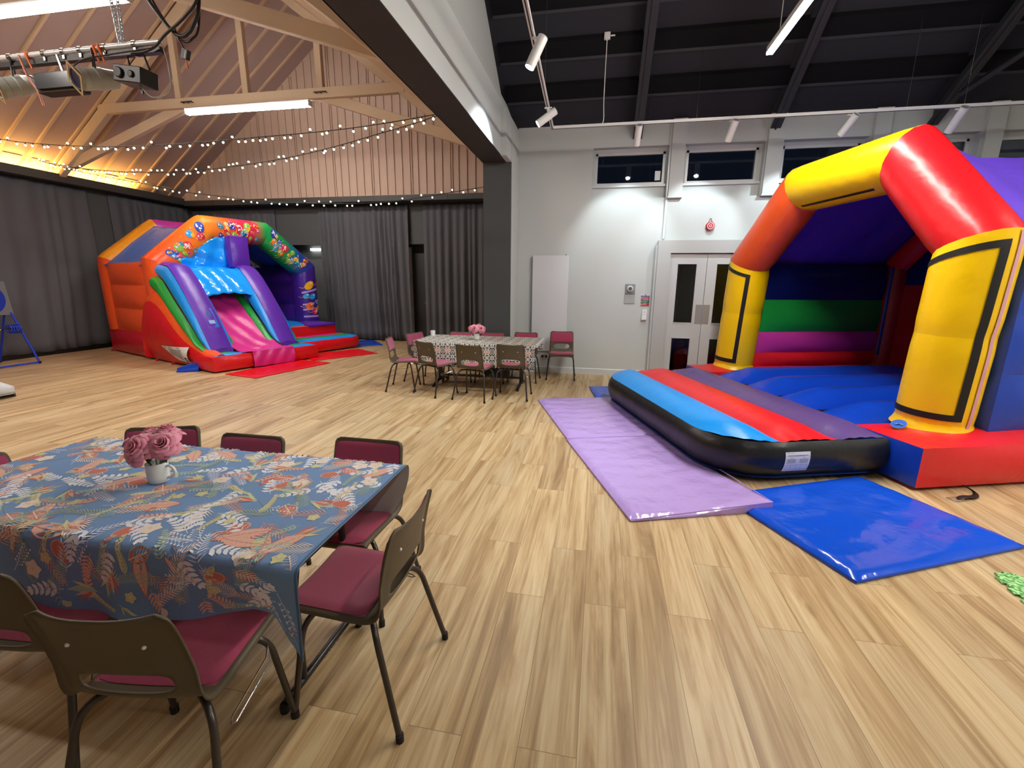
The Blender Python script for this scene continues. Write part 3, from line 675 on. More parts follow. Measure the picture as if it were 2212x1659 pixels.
pool = [lambda s, t, a: spray(s, t, a, .135, CC['white'], 5, .018, .046), lambda s, t, a: spray(s, t, a, .15, CC['sage'], 11, .009, .026), lambda s, t, a: fern(s, t, a, .17, CC['cream'], 14, .055),
        lambda s, t, a: pome(s, t, a, .036), lambda s, t, a: banana(s, t, a, .19), lambda s, t, a: calad(s, t, a, .10), lambda s, t, a: strel(s, t, a, .16), lambda s, t, a: flower(s, t, .040, CC['cream'], CC['yellow'], 5),
        lambda s, t, a: berries(s, t, a, .13, CC['white']), lambda s, t, a: fern(s, t, a, .18, CC['sage'], 16, .05, .3), lambda s, t, a: flower(s, t, .026, CC['yellow'], CC['cream'], 5), lambda s, t, a: spray(s, t, a, .11, CC['peach'], 7, .010, .036),
        lambda s, t, a: spray(s, t, a, .14, CC['white'], 9, .005, .040, 0, .9), lambda s, t, a: spray(s, t, a, .14, CC['yellow'], 10, .007, .036, .3, .5), lambda s, t, a: spray(s, t, a, .12, CC['white'], 5, .016, .040, -.2), lambda s, t, a: fern(s, t, a, .15, CC['peach'], 10, .05, .2)]
s = cx0+.03; col = 0; last = []
while s < cx1:
    t = cy0-DF+.02+(col % 2)*.035
    while t < cy1+DB:
        k = rnd.choice([i for i in range(len(pool)) if i not in last]); last = (last+[k])[-5:]
        pool[k](s+rnd.uniform(-.015, .015), t+rnd.uniform(-.012, .012), rnd.uniform(0, 2*pi)); t += .072
    s += .070; col += 1
# hems
for a_ in (cx1-.01,):
    b.grid(lambda u, v: cloth(a_+.009*u, ts[int(round(v*84))], .0012), 1, 84, mat('hem_blue', '#486a92', .85))
b.grid(lambda u, v: cloth(cx0+(cx1-cx0)*u, cy1+DB-.012*v, -.0025), 60, 1, CC['navy'], flip=True)
o = b.build('tablecloth', None, 50); tag(o, 'blue cotton tablecloth printed with leaves, flowers and pomegranates, hanging over the near table', 'tablecloth')
m_ = MB(); p = cloth(-1.03, cy1+DB-.002, -.003); m_.box(p.x-.022, p.x+.022, p.y-.001, p.y+.001, p.z-.05, p.z+.004, M_gloss); m_.build('care_label', o, 0)

# ------------------------------------------------------------------ mug and roses
M_mug = mat('white_ceramic', '#dfe5e4', .25, coat=.3); M_rose = mat('rose_petal', '#e393a8', .7, sheen=.2); M_rose2 = mat('rose_petal_deep', '#d37b92', .7, sheen=.2); M_leaf = mat('artificial_leaf', '#26331f', .55); M_stem = mat('artificial_stem', '#3c5a2a', .5)
def mug(loc, R_, h, rz, lab):
    root = thing('mug', lab, 'mug', loc, rz); m_ = MB()
    m_.lathe([(R_*.86, 0), (R_*.97, .004), (R_, h*.3), (R_, h), (R_*.93, h), (R_*.93, .01), (0.001, .008)], (0, 0, 0), M_mug, 32, cap=False); m_.fan([(R_*.86*cos(k*pi/12), R_*.86*sin(k*pi/12), .0) for k in range(24)], M_mug); m_.build('body', root, 50)
    m_ = MB(); m_.tube(smooth_path([(R_-.003, 0, h*.80), (R_+.018, 0, h*.84), (R_+.036, 0, h*.62), (R_+.03, 0, h*.36), (R_-.003, 0, h*.2)], 5), .0055, M_mug, 8, sx=1.2); m_.build('handle', root, 60)
    return root
def bloom(m_, c, R_, ax, rnd):
    ax = Vector(ax).normalized(); u = ax.orthogonal().normalized(); v = ax.cross(u); c = Vector(c)
    rings = [(3, .05, .26, .55, .62), (3, .16, .42, .5, .62), (4, .30, .60, .42, .55), (5, .46, .80, .30, .46), (6, .60, 1.02, .12, .34), (6, .66, 1.18, -.12, .22)]
    for ri, (n, r0, r1, up, curl) in enumerate(rings):
        o_ = rnd.random()*6
        for k in range(n):
            a0 = o_+k*2*pi/n; wd = 2*pi/n*(1.35 if ri < 4 else 1.2); j = rnd.uniform(.92, 1.1)
            def fn(p, q):
                e = 2*q-1; pr = p*(1-.22*abs(e)**3); a = a0+e*.5*wd*(.5+.7*sin(pi*.5*min(1, p*1.4)))*(1-.25*max(0, p-.75)/.25)
                rad = R_*(r0*.3+(r1-r0*.3)*pr**(.75 if ri < 3 else 1.0))*j*(1+.05*e*(1 if k % 2 else -1)); hgt = R_*(-.35+(.35+up+.25)*sin(pi*.5*min(1, pr*1.15))-(.28*max(0, pr-.7)/.3 if ri > 1 else 0)+.035*sin(9*e+k)*p)
                return c+u*cos(a)*rad+v*sin(a)*rad+ax*hgt
            m_.grid(fn, 6, 8, M_rose if (k+ri) % 3 else M_rose2)
def bouquet(loc, S_, heads, lab, seed):
    root = thing('rose_bouquet', lab, 'flowers', loc); rn = random.Random(seed); top = heads
    for (x, y, z, r, ax) in top:
        m_ = MB(); bloom(m_, (x*S_, y*S_, z*S_), r*S_, ax, rn); m_.build('bloom', root, 80, solid=.0006)
        m_ = MB(); m_.tube(arc((x*.12*S_, y*.12*S_, .0), (x*.3*S_, y*.3*S_, z*.5*S_), (x*S_*.92, y*S_*.92, z*S_-.3*r*S_), 6), .0025, M_stem, 6); m_.build('stem', root)
    m_ = MB()
    for k in range(14):
        a = rn.uniform(0, 2*pi); L_ = rn.uniform(.03, .055)*S_; z = rn.uniform(.078, .095)*S_; r0 = rn.uniform(.01, .022)*S_
        def fn(p, q): w_ = .016*S_*sin(pi*min(1, p+.04))*(2*q-1); return Vector(((r0+L_*p)*cos(a)-w_*sin(a), (r0+L_*p)*sin(a)+w_*cos(a), z+.012*S_*p*(1-p)*4-.006*abs(2*q-1)-.01*p))
        m_.grid(fn, 5, 2, M_leaf)
    m_.build('leaves', root, 60, solid=.0006); return root
mug((-1.845, 1.50, .738), .041, .088, radians(8), 'white mug holding pink roses on the blue floral tablecloth')
bouquet((-1.845, 1.50, .75), 1.32, [(-.005, -.04, .118, .046, (-.05, -.8, .55)), (.052, -.012, .125, .044, (.35, -.6, .6)), (-.062, -.005, .112, .04, (-.7, -.3, .4)), (.02, .035, .142, .042, (.1, 0, 1)), (-.03, .025, .135, .04, (-.3, .1, .9))], 'bunch of dusky pink artificial roses in the mug on the blue floral cloth', 3)

# ================================================================== FAR TABLE
M_dam = damask_mat()
root = thing('trestle_table', 'table with black pedestal legs under the monochrome patterned tablecloth', 'table', (-1.80, 6.78, 0))
m_ = MB(); m_.box(-.92, .92, -.42, .42, .675, .71, M_tabletop); m_.build('tabletop', root, 0, bevel=.01)
for sx in (-1, 1):
    m_ = MB(); X = sx*.66; m_.box(X-.03, X+.03, -.03, .03, .05, .68, M_blackmetal); m_.box(X-.045, X+.045, -.06, .06, .3, .5, M_blackmetal); m_.build('pedestal', root, 0, bevel=.004)
    m_ = MB(); m_.tube([(X, -.35, .012), (X, -.15, .06), (X, 0, .075), (X, .15, .06), (X, .35, .012)], .022, M_blackmetal, 8); m_.build('foot', root, 50)
m_ = MB(); m_.box(-.66, .66, -.015, .015, .12, .15, M_blackmetal); m_.build('stretcher', root, 0)
fx0, fx1, fy0, fy1, fz = -2.74, -.875, 6.33, 7.23, .718
def fcloth(s, t):
    d = max(0, fy0-t)+max(0, t-fy1); y = t if not d else (fy0-.012-.02*d*sin(s*14)-.03*d if t < fy0 else fy1+.012+.02*d)
    x = s; z = fz-d*.99; e = max(0, fx0+.1-s)
    if d and e: y += .5*e*(1 if t < fy0 else -1)
    return (x, y, z)
b = MB(); tf = [fy0-.36+.36*i/14 for i in range(14)]+[fy0+(fy1-fy0)*i/10 for i in range(10)]+[fy1+.2*i/6 for i in range(7)]
b.grid(lambda u, v: fcloth(fx0+(fx1-fx0)*u, tf[int(round(v*30))]), 90, 30, M_dam)
nv = len(b.v)
b.uv = lambda p, i: (fx0+(fx1-fx0)*(i//31)/90, tf[i % 31])
o = b.build('tablecloth', None, 50, solid=.0016); tag(o, 'cream and black patterned tablecloth with peach flowers on the table by the pillar', 'tablecloth')
def endc(u, v): z = fz+.004-.2*v*(1-.3*u); return (fx1+.012+.01*v, fy0+.02+(fy1-fy0-.04)*u, z)
b = MB(); b.box(fx1+.002, fx1+.03, fy0+.02, fy1-.02, fz-.04, fz-.001, M_gloss); b.build('edge_trim', root, 0); bpy.data.objects['edge_trim'].location = (1.80, -6.78, 0)
mug((-1.835, 6.70, .722), .045, .10, radians(190), 'white mug holding pink roses on the monochrome patterned tablecloth')
bouquet((-1.835, 6.70, .74), 1.25, [(-.01, -.045, .12, .05, (-.05, -.8, .55)), (.055, -.02, .118, .048, (.5, -.6, .5)), (-.065, -.01, .12, .046, (-.7, -.4, .4)), (.02, .03, .14, .048, (.1, 0, 1)), (-.035, .02, .135, .046, (-.3, .1, .9)), (.075, .015, .12, .042, (.8, 0, .4))], 'bunch of bright pink artificial roses in the mug on the patterned cloth', 4)
b = MB(); b.lathe([(.034, 0), (.036, .0), (.041, .085), (.038, .085), (.034, .004), (.001, .004)], (-2.665, 7.02, .7215), M_mug, 16, cap=False); tag(b.build('cup', None, 50), 'small white cup at the left rear corner of the patterned table', 'cup')

# ================================================================== MATS
M_purple = vinyl('lilac', '#b398dc', .18, .9); M_blue = vinyl('royal_blue', '#1450d4', .16, .5); M_red = vinyl('mat_red', '#e00d1c', .3, .3)
M_zip = mat('black_piping', '#15151a', .5)
def floor_mat_thing(loc, rz, lx, ly, th, mt, lab, lift=None, group=None, cols=None):
    root = thing('safety_mat', lab, 'mat', loc, rz, group)
    m_ = MB()
    def top(u, v):
        x, y = lx*u, ly*v; e = min(x, lx-x, y, ly-y); z = th*min(1, .45+e/.03*.55)+.004*sin(x*9+y*4)*min(1, e/.1)+.0025*sin(y*31+3*sin(x*4))*min(1, e/.05)
        return (x, y, z+(lift(x, y) if lift else 0))
    m_.grid(top, int(lx*30), int(ly*30), mt)
    for f_, n in ((lambda u, v: (lx*u, -.004*(v*(1-v))*4, .002+th*.45*v+(lift(lx*u, 0)*v if lift else 0)), 1), (lambda u, v: (lx*(1-u), ly, .002+th*.45*v), 1), (lambda u, v: (0, ly*(1-u), .002+th*.45*v), 1), (lambda u, v: (lx, ly*u, .002+th*.45*v+(lift(lx, ly*u)*v if lift else 0)), 1)): m_.grid(f_, 30, 2, mt)
    m_.grid(lambda u, v: (lx*u, ly*v, .002), 2, 2, M_zip, flip=True)
    m_.build('cover', root, 45)
    m_ = MB(); zz = th*.42; m_.tube([(0, 0, zz+(lift(0, 0) if lift else 0)), (lx, 0, zz+(lift(lx, 0) if lift else 0)), (lx, ly, zz), (0, ly, zz)], .004, mt, 5, closed=True); m_.build('seam', root, 45)
    return root
GM = 'safety mats around the right inflatable'; GL = 'safety mats in front of the left inflatable'
floor_mat_thing((.282, 2.906, 0), radians(19.5), 1.07, 1.63, .035, M_purple, 'lilac safety mat nearest the camera, one corner lapping the blue mat', lift=lambda x, y: .06*max(0, 1-(1.07-x+y)/.6), group=GM)
floor_mat_thing((-.262, 4.47, 0), radians(18.5), 1.07, 1.60, .035, M_purple, 'lilac safety mat further back, left of the inflatable step', group=GM)
floor_mat_thing((1.455, 2.484, 0), radians(26), 1.365, 1.06, .04, M_blue, 'royal blue safety mat in front of the red corner of the inflatable', group=GM)
floor_mat_thing((.02, 6.22, 0), radians(9), 1.0, .75, .03, M_blue, 'royal blue safety mat peeping out behind the rounded far end of the step', group=GM)
floor_mat_thing((-5.52, 6.34, 0), radians(76.5), 1.60, .75, .025, M_red, 'red safety mat at the foot of the pink slide', group=GL)
floor_mat_thing((-5.60, 8.05, 0), radians(57), 1.42, .85, .025, M_red, 'red safety mat in front of the striped step of the slide inflatable', group=GL)
floor_mat_thing((-5.32, 10.5, 0), radians(130), 1.1, .7, .025, M_blue, 'royal blue safety mat at the far right of the slide inflatable', group=GL)

# ================================================================== INFLATABLES
V = {k: vinyl(k, c) for k, c in dict(red='#d6151f', redb='#e0202a', yellow='#f8cc00', orange='#ee5a24', purple='#4b2496', violet='#5c2ba8', blue='#1242b8', sky='#1294f2', navy='#0a1a5c', green='#1c9a3c', pink='#c93aa0', hotpink='#d42f8c', crimson='#c4102c', deepred='#8f1119', amber='#ee9a1c', steel='#3c6fc8', black='#17191b', cool='#5d4787').items()}
M_tape = mat('black_tape', '#0e0e10', .55); M_pinkzip = mat('pink_zip', '#d9a0b4', .6); M_label = mat('label_white', '#e4e6ea', .5); M_ink = mat('ink', '#1a1a1c', .6); M_ink2 = mat('ink_grey', '#7c7f86', .6)
M_badge = mat('badge_blue', '#1d5ec4', .4)
def arch_tube(m_, path, r, yc, mats, ax=1, seg=28, sub=8, sq=2.0, draw=None):
    """fat inflated tube through path [(x, z)] lying in a vertical plane. ax: local axis across the arch (0 or 1), yc: depth of its centre.
    returns surface(segment, t, phi, off)"""
    n = len(path); nor = []
    P = [Vector(p) for p in path]
    for i in range(n):
        a = (P[i]-P[i-1]).normalized() if i else (P[1]-P[0]).normalized(); c = (P[i+1]-P[i]).normalized() if i < n-1 else a
        na, nc = Vector((-a.y, a.x)), Vector((-c.y, c.x)); bs = (na+nc).normalized(); nor.append(bs/max(.5, bs.dot(na)))
    def cs(phi):
        x, y = cos(phi), sin(phi); k = (abs(x)**sq+abs(y)**sq)**(-1/sq); return x*k, y*k
    def surf(i, t, phi, off=0):
        p = P[i].lerp(P[i+1], t); nn = nor[i].lerp(nor[i+1], t); e = min(t, 1-t)*(P[i+1]-P[i]).length
        R_ = r*(1+.035*min(1, e/.12))+off; wr = .004*sin(phi*24)*math.exp(-e*16) if not off else 0
        x, y = cs(phi); q = p+nn*(x*(R_+wr)); d = yc+y*(R_+wr)
        return Vector((d, q.x, q.y)) if ax == 1 else Vector((q.x, d, q.y))
    for i in range(draw or n-1):
        m_.grid(lambda u, v, i=i: surf(i, u, 2*pi*v), sub*2, seg, mats[i], cv=True, flip=(ax == 0))
    return surf
def patch(m_, fn, pts, mt): m_.fan([fn(*p) for p in pts], mt)

# ---- right inflatable, local x = into the castle (u), y = from near side to far side (v)
TH = radians(18.5)
R = thing('inflatable_castle', 'large open fronted inflatable with yellow columns, orange and red arch and purple roof', 'inflatable', (2.53, 3.85, 0), TH)
Bz = .36; VW = 3.66; UD = 3.08
m_ = MB(); m_.puff(0, UD, 0, .62, .03, Bz, (.02, .05, .10), {'*': V['redb'], 'x-': V['blue']}); bs_ = m_.build('base_side', R, 40)
m_ = MB(); m_.puff(0, UD, VW-.62, VW, .03, Bz, (.02, .05, .10), {'*': V['redb'], 'x-': V['blue']})
m_.v = [(x, 3.04+(y-3.04)*min(1, (.60-.33*max(0, x-1.75))/.62) if y > 3.04 else y, z) for x, y, z in m_.v]; m_.build('base_side', R, 40)
m_ = MB(); m_.puff(UD-.4, UD, .62, VW-.62, .03, Bz, (.04, .0, .06), V['redb']); m_.build('base_side', R, 40)
BEDB = vinyl('bed_blue', '#1446cc', .2, .5)
nb = 4; wv = (VW-1.24)/nb
for k in range(nb):
    m_ = MB(); v0 = .62+k*wv
    def bed(u, v):
        x = .03+(UD-.43)*u; e = min(x-.03, .5)/.5; d = abs(2*v-1); zz = (Bz-.08)+.20*(1-d**2.2)**.8*(.10+.90*min(1, e*1.15)**.55)-.03*max(0, 1-e)
        zz += .009*sin(v*75+k)*math.exp(-(x-.03)*5)*(1-d**4); xx = x+.08*(1-d**2)*-(1-min(1, e))
        return (xx+.02*sin(3.1*d)*0, v0+wv*v, zz)
    m_.grid(bed, 50, 26, BEDB); m_.grid(lambda u, v: (.03-.08*(1-abs(2*v-1)**2)*1, v0+wv*v, .04+(bed(0, v)[2]-.04)*u), 4, 26, BEDB)
    m_.build('bed_tube', R, 50)
m_ = MB()
for k in range(nb+1): m_.tube([(0, .62+k*wv, Bz-.05), (.45, .62+k*wv, Bz-.045)], .012, M_tape, 5)
m_.tube([(-.015, .60, Bz-.02), (-.015, VW-.6, Bz-.02)], .014, M_tape, 6); m_.build('bed_seam', R, 50)
# columns and arch
yc, zc0, zc1 = .56, Bz+.06, 1.93
colN = [(.43, zc0), (.38, zc1)]; colF = [(3.31, zc0-.02), (3.20, zc1-.05)]
KN, KF = (1.10, 2.72), (2.36, 2.70); ra = .255
m_ = MB(); sN = arch_tube(m_, [colN[0], (.405, 1.2), colN[1], KN], ra, yc, [V['yellow']]*2, seg=40, sq=2.0, draw=2)
def flare(m_, c): m_.grid(lambda u, v: (yc+cos(2*pi*v)*(ra+.035*(1-u)**2), c[0]+sin(2*pi*v)*(ra+.035*(1-u)**2), c[1]-.02+.10*u), 4, 36, V['yellow'], cv=True, flip=True)
def strip(m_, s, i0, t0, i1, t1, p0, p1, mt, n=16, off=.006):
    """rectangular strip on a two-segment column; t in 0..2"""
    def q(T): i = min(1, int(T)); return i, T-i
    m_.grid(lambda u, v: s(*q(t0+(t1-t0)*v), p0+(p1-p0)*u, off), n if abs(p1-p0) > .3 else 3, n if abs(t1-t0) > .3 else 2, mt)
def panel(m_, s, p0, p1, t0=.12, t1=1.9, w_=.14, tw=.075):
    strip(m_, s, 0, t0, 0, t0+tw, p0, p1, M_tape); strip(m_, s, 0, t1-tw, 0, t1, p0, p1, M_tape)
    strip(m_, s, 0, t0, 0, t1, p0, p0+w_*sgn(p1-p0), M_tape); strip(m_, s, 0, t0, 0, t1, p1-w_*sgn(p1-p0), p1, M_tape)
flare(m_, colN[0]); colo = m_.build('column', R, 50)
m_ = MB(); panel(m_, sN, -pi*.5+1.38, -pi*.5-1.5, w_=.24, tw=.07); m_.build('black_trim', colo, 50)
m_ = MB(); strip(m_, sN, 0, .02, 0, 1.98, .03, .17, M_pinkzip, 16, .007); m_.build('zip', colo, 50)
m_ = MB(); sF = arch_tube(m_, [colF[0], (3.255, 1.2), colF[1], KF], ra, yc, [V['yellow']]*2, seg=40, sq=2.0, draw=2); flare(m_, colF[0]); colo = m_.build('column', R, 50)
m_ = MB(); panel(m_, sF, -pi*.5+1.08, -pi*.5-.9, w_=.2, tw=.07); m_.build('black_trim', colo, 50)
full = [colN[1], KN, KF, colF[1]]
# seams are mitred: build the three arch tubes together, then split by colour
arch_o = {}
def arch_seg(k, m1, nm, lab):
    a, c = full[k], full[k+1]; m_ = MB(); n_prev = colN[0] if k == 0 else full[k-1]; n_next = colF[0] if k == 2 else full[k+2]
    tmp = MB(); s = arch_tube(tmp, [n_prev, a, c, n_next], ra, yc, [m1]*3, seg=40, sub=10)
    m_.grid(lambda u, v: s(1, u, 2*pi*v), 20, 40, m1, cv=True); arch_o[nm+lab] = m_.build(nm, R, 50, label=lab); return s
s0 = arch_seg(0, V['red'], 'arch_tube', 'glossy red arch tube'); s1 = arch_seg(1, V['yellow'], 'arch_tube', 'yellow top arch tube'); s2 = arch_seg(2, V['orange'], 'arch_tube', 'orange arch tube')
m_ = MB(); m_.grid(lambda u, v: s1(1, .07+.86*u, pi*1.15+.12*v+.02, .004), 16, 2, M_tape); m_.build('black_trim', arch_o['arch_tubeyellow top arch tube'], 50)
m_ = MB(); m_.grid(lambda u, v: s1(1, .05+.9*u, pi*1.03+.05*v, .012), 16, 2, mat('orange_edging', '#d98a50', .6)); m_.build('edging', arch_o['arch_tubeyellow top arch tube'], 50)
# rear arch
m_ = MB(); arch_tube(m_, [(.38, zc0), (.38, zc1), (1.10, 2.62), (2.36, 2.62), (3.13, zc1-.05), (3.13, zc0)], .17, UD-.2, [V['deepred'], V['red'], V['blue'], V['red'], V['deepred']], seg=24); m_.build('rear_arch', R, 50)
# roof sheet
rp = [(.15, 1.92), (.62, 2.42), (1.05, 2.86), (1.4, 2.83), (1.75, 2.80), (2.1, 2.82), (2.42, 2.84), (2.9, 2.34), (3.36, 1.84)]
def roof(u, v, dz=0):
    k = min(len(rp)-2, int(v*(len(rp)-1))); t = v*(len(rp)-1)-k; y = rp[k][0]*(1-t)+rp[k+1][0]*t; z = rp[k][1]*(1-t)+rp[k+1][1]*t
    x = yc+(UD-.24-yc)*u; s = sin(pi*u); sag = .10*s+.012*sin(y*16+x*3)*s+.01*sin(x*13+y*5)*s+.02*sin(y*5+x*7)*s; return (x, y, z-sag+dz)
m_ = MB(); m_.grid(lambda u, v: roof(u, v), 40, 60, vinyl('roof_purple', '#5c38c4', .6, .5)); rs_ = m_.build('roof_sheet', R, 60, solid=.003)
m_ = MB(); m_.tube([roof(i/20, 1) for i in range(21)], .014, mat('orange_edging2', '#b8744a', .6), 6); m_.build('roof_edging', rs_, 60)
# side walls, stacks of tubes along u
def wallband(y0, y1, z0, z1, mt, x0=.75, x1=2.88, nm='wall_band', outm=None):
    m_ = MB(); m_.puff(x0, x1, y0, y1, z0, z1, (.02, .07, .02), mt, base_flat=False, pk=.005); m_.build(nm, R, 40)
for z0, z1, c in ((.42, .62, 'redb'), (.62, .92, 'pink'), (.92, 1.38, 'green'), (1.38, 1.86, 'navy')): wallband(3.14, 3.34, z0, z1, V[c])
for z0, z1 in ((.42, .9), (.9, 1.38), (1.38, 1.86)): wallband(.14, .38, z0, z1, V['blue'])
for z0, z1 in ((.42, 1.0), (1.0, 1.6), (1.6, 2.3)): m_ = MB(); m_.puff(2.84, 3.04, .5, 3.02, z0, z1, (.06, .02, .02), V['deepred'] if z0 < 1.5 else V['navy'], base_flat=False); m_.build('rear_band', R, 40)
m_ = MB(); m_.grid(lambda u, v: (2.66+.10*v, 3.04+.03*v, .58+1.27*u), 10, 2, V['steel']); m_.build('corner_strap', R, 50, solid=.01)
# round badge on the red foot
m_ = MB(); bc = Vector((.20, .40, Bz+.05)); m_.fan([bc+Vector((.055*cos(k*pi/12), .055*sin(k*pi/12), .02+.025*cos(k*pi/12)+.012*sin(k*pi/12))) for k in range(24)], M_badge)
for (a_, b_, c_, d_) in ((-.034, .034, -.008, .008), (-.008, .008, -.034, .034)): m_.box(bc.x+a_, bc.x+b_, bc.y+c_, bc.y+d_, bc.z+.022, bc.z+.0235, mat('badge_mark', '#8fb2e6', .4))
m_.build('badge', bs_, 0)
# strap with buckle on the floor
m_ = MB(); m_.grid(lambda u, v: (Vector(smooth_path([(.42, -.03, .04), (.44, -.09, .012), (.36, -.15, .012), (.25, -.16, .022), (.2, -.165, .01)], 4)[int(round(u*16))])+Vector((0, .022*(v-.5)*2, 0.001))), 16, 2, M_tape); st_ = m_.build('strap', R, 50, solid=.003)
m_ = MB(); m_.tube([(.21, -.19, .012), (.12, -.19, .012), (.12, -.14, .012), (.21, -.14, .012)], .004, M_chrome, 6, closed=True); m_.build('buckle', st_, 40)
# ---- striped entrance step: its own bag, lying against the front
S = thing('inflatable_step', 'low D shaped inflatable step with blue, red and purple stripes over black sides', 'inflatable step', (2.53, 3.85, 0), TH)
U0, SV0, SV1, CR = -1.50, .27, 3.24, .5
def vr(u):
    """v range of the step at depth u (rounded outer corners)"""
    d = U0+CR-u
    if d <= 0: return SV0, SV1
    k = CR-sqrt(max(0, CR*CR-d*d)); return SV0+k, SV1-k
for nm, ua, ub, c in (('blue', U0, -1.0, 'sky'), ('red', -1.0, -.5, 'redb'), ('purple', -.5, -.03, 'cool')):
    m_ = MB()
    def st(u, v, ua=ua, ub=ub):
        x = ua+(ub-ua)*u; a, c_ = vr(max(x, U0+1e-4)); y = a+(c_-a)*v; e = min(v, 1-v)*(c_-a); h = .085*(1-abs(2*u-1)**2.2)*min(1, .12+e/.28)**.8
        if ua == U0 and u < .02: h = 0
        return (x, y, Bz-.005+h+.004*sin(x*60)*math.exp(-e*12))
    m_.grid(st, 18, 60, V[c], flip=False); m_.build('top_band', S, 60, label='glossy %s stripe' % nm)
out = [(-.03, SV0)]+[(x, vr(x)[0]) for x in [-.3, -.6, -.9]]+[(U0+CR-CR*sin(t*pi/20), SV0+CR-CR*cos(t*pi/20)) for t in range(11)]+[(U0, SV0+CR+(SV1-SV0-2*CR)*k/10) for k in range(1, 10)]+[(U0+CR-CR*cos(t*pi/20), SV1-CR+CR*sin(t*pi/20)) for t in range(11)]+[(x, SV1) for x in [-.9, -.6, -.3, -.03]]
m_ = MB(); no = len(out)
def side(u, v):
    i = int(round(u*(no-1))); p = Vector(out[i]); a = Vector(out[max(0, i-1)]); c_ = Vector(out[min(no-1, i+1)]); t = (c_-a).normalized(); n = Vector((-t.y, t.x))
    if n.x > 0 and abs(n.x) > abs(n.y): n = -n
    cc = Vector((-.7, 1.75)); n = n if n.dot(p-cc) > 0 else -n
    bl = .06*(1-abs(2*v-1)**2.2)+.004*sin(i*2.1)*(abs(2*v-1) > .6); q = p+n*bl-n*.03*(1-v)
    return (q.x, q.y, .05+(Bz-.055)*v)
m_.grid(side, no-1, 12, V['black']); m_.fan([(p[0], p[1], .05) for p in out], mat('blue_underside', '#24408f', .4)); sw_ = m_.build('side_wall', S, 60)
m_ = MB(); m_.tube([(side(i/(no-1), 0)[0], side(i/(no-1), 0)[1], .045) for i in range(no)], .006, mat('blue_underside', '#24408f', .4), 5); m_.build('hem', sw_, 60)
m_ = MB(); v0 = SV0; lx0, lx1, lz0, lz1 = -.985, -.765, .115, .285
def lab(x, z): t = (z-.05)/(Bz-.055); return Vector((x, v0-.06*(1-abs(2*t-1)**2.2)-.004+.03*(1-t), z))
m_.grid(lambda u, v: lab(lx0+(lx1-lx0)*u, lz0+(lz1-lz0)*v), 2, 6, M_label)
def ltx(body, size, x, z, mt=M_ink, bold=0): p = lab(x, z); m_.text(body, size, mt, p+Vector((0, -.0012, 0)), (1, 0, 0), (0, .12, 1), bold=bold)
ltx('www.bouncycastlesales.com', .0155, -.875, .257, bold=.0002)
ltx('PIPA TAG    SERIAL', .008, -.94, .277, M_ink2)
for xx in (-.93, -.82):
    m_.T = None; ltx('Notice', .010, xx, .238)
    for k in range(6): p0 = lab(xx-.038, .226-k*.0065); p1 = lab(xx+.038, .226-k*.0065); m_.add([p0+Vector((0, -.0012, 0)), p1+Vector((0, -.0012, 0)), p1+Vector((0, -.0012, .0022)), p0+Vector((0, -.0012, .0022))], [(0, 1, 2, 3)], M_ink2)
for xx in (-.97, -.925, -.875, -.835, -.78):
    p0, p1 = lab(xx, .13), lab(xx, .175); m_.add([p0+Vector((0, -.0012, 0)), p0+Vector((.0015, -.0012, 0)), p1+Vector((.0015, -.0012, 0)), p1+Vector((0, -.0012, 0))], [(0, 1, 2, 3)], M_ink2)
for zz in (.13, .175): p0, p1 = lab(-.97, zz), lab(-.78, zz); m_.add([p0+Vector((0, -.0012, 0)), p1+Vector((0, -.0012, 0)), p1+Vector((0, -.0012, .0015)), p0+Vector((0, -.0012, .0015))], [(0, 1, 2, 3)], M_ink2)
m_.build('rating_label', sw_, 0)

# ---- left slide inflatable, local x = across (w), y = depth (d)
L = thing('inflatable_slide', 'multicoloured inflatable castle with a pink slide, blue canopy and balloon printed arch', 'inflatable', (-6.5, 6.58, 0), radians(68.9))
m_ = MB(); m_.puff(0, 3.5, 1.35, 4.55, .03, .52, (.07, .05, .05), {'*': V['crimson'], 'z+': V['orange'], 'x-': V['crimson'], 'y-': V['red']})
m_.v = [(x*(1-.1*max(0, y-3.5)), y, z) for x, y, z in m_.v]; m_.build('base', L, 40)
# printed front arch
PG = print_gradient('arch_print', [(0, '#ee4d20'), (.17, '#f2661e'), (.30, '#f7922a'), (.40, '#f0602e'), (.50, '#e02858'), (.56, '#d02a50'), (.64, '#1fa050'), (.76, '#1b9a48'), (.86, '#1e4fae'), (.96, '#3a28a0'), (1, '#4a2498')], 0, -.05, 3.5)
ya = 2.06; path = [(.22, .52), (.20, 1.86), (1.06, 2.60), (2.26, 2.60), (3.22, 1.84), (3.22, .54)]
m_ = MB(); sa = arch_tube(m_, path, .245, ya, [V['orange'], PG, PG, PG, vinyl('print_purple', '#40208c', .35)], ax=0, seg=32, sq=2.8)
D = {k: mat('print_'+k, v, .35) for k, v in dict(bblue='#2346b4', cyan='#2f9fe0', teal='#1f8aa8', lime='#7fc63e', bred='#d8283c', yel='#f0b428', pnk='#e0387c', wht='#f4ecec', orn='#f08030', lil='#b79ae0').items()}
rn = random.Random(11)
def onarch(i, t, ph, off=.006): return sa(i, t, -pi/2+ph, off)
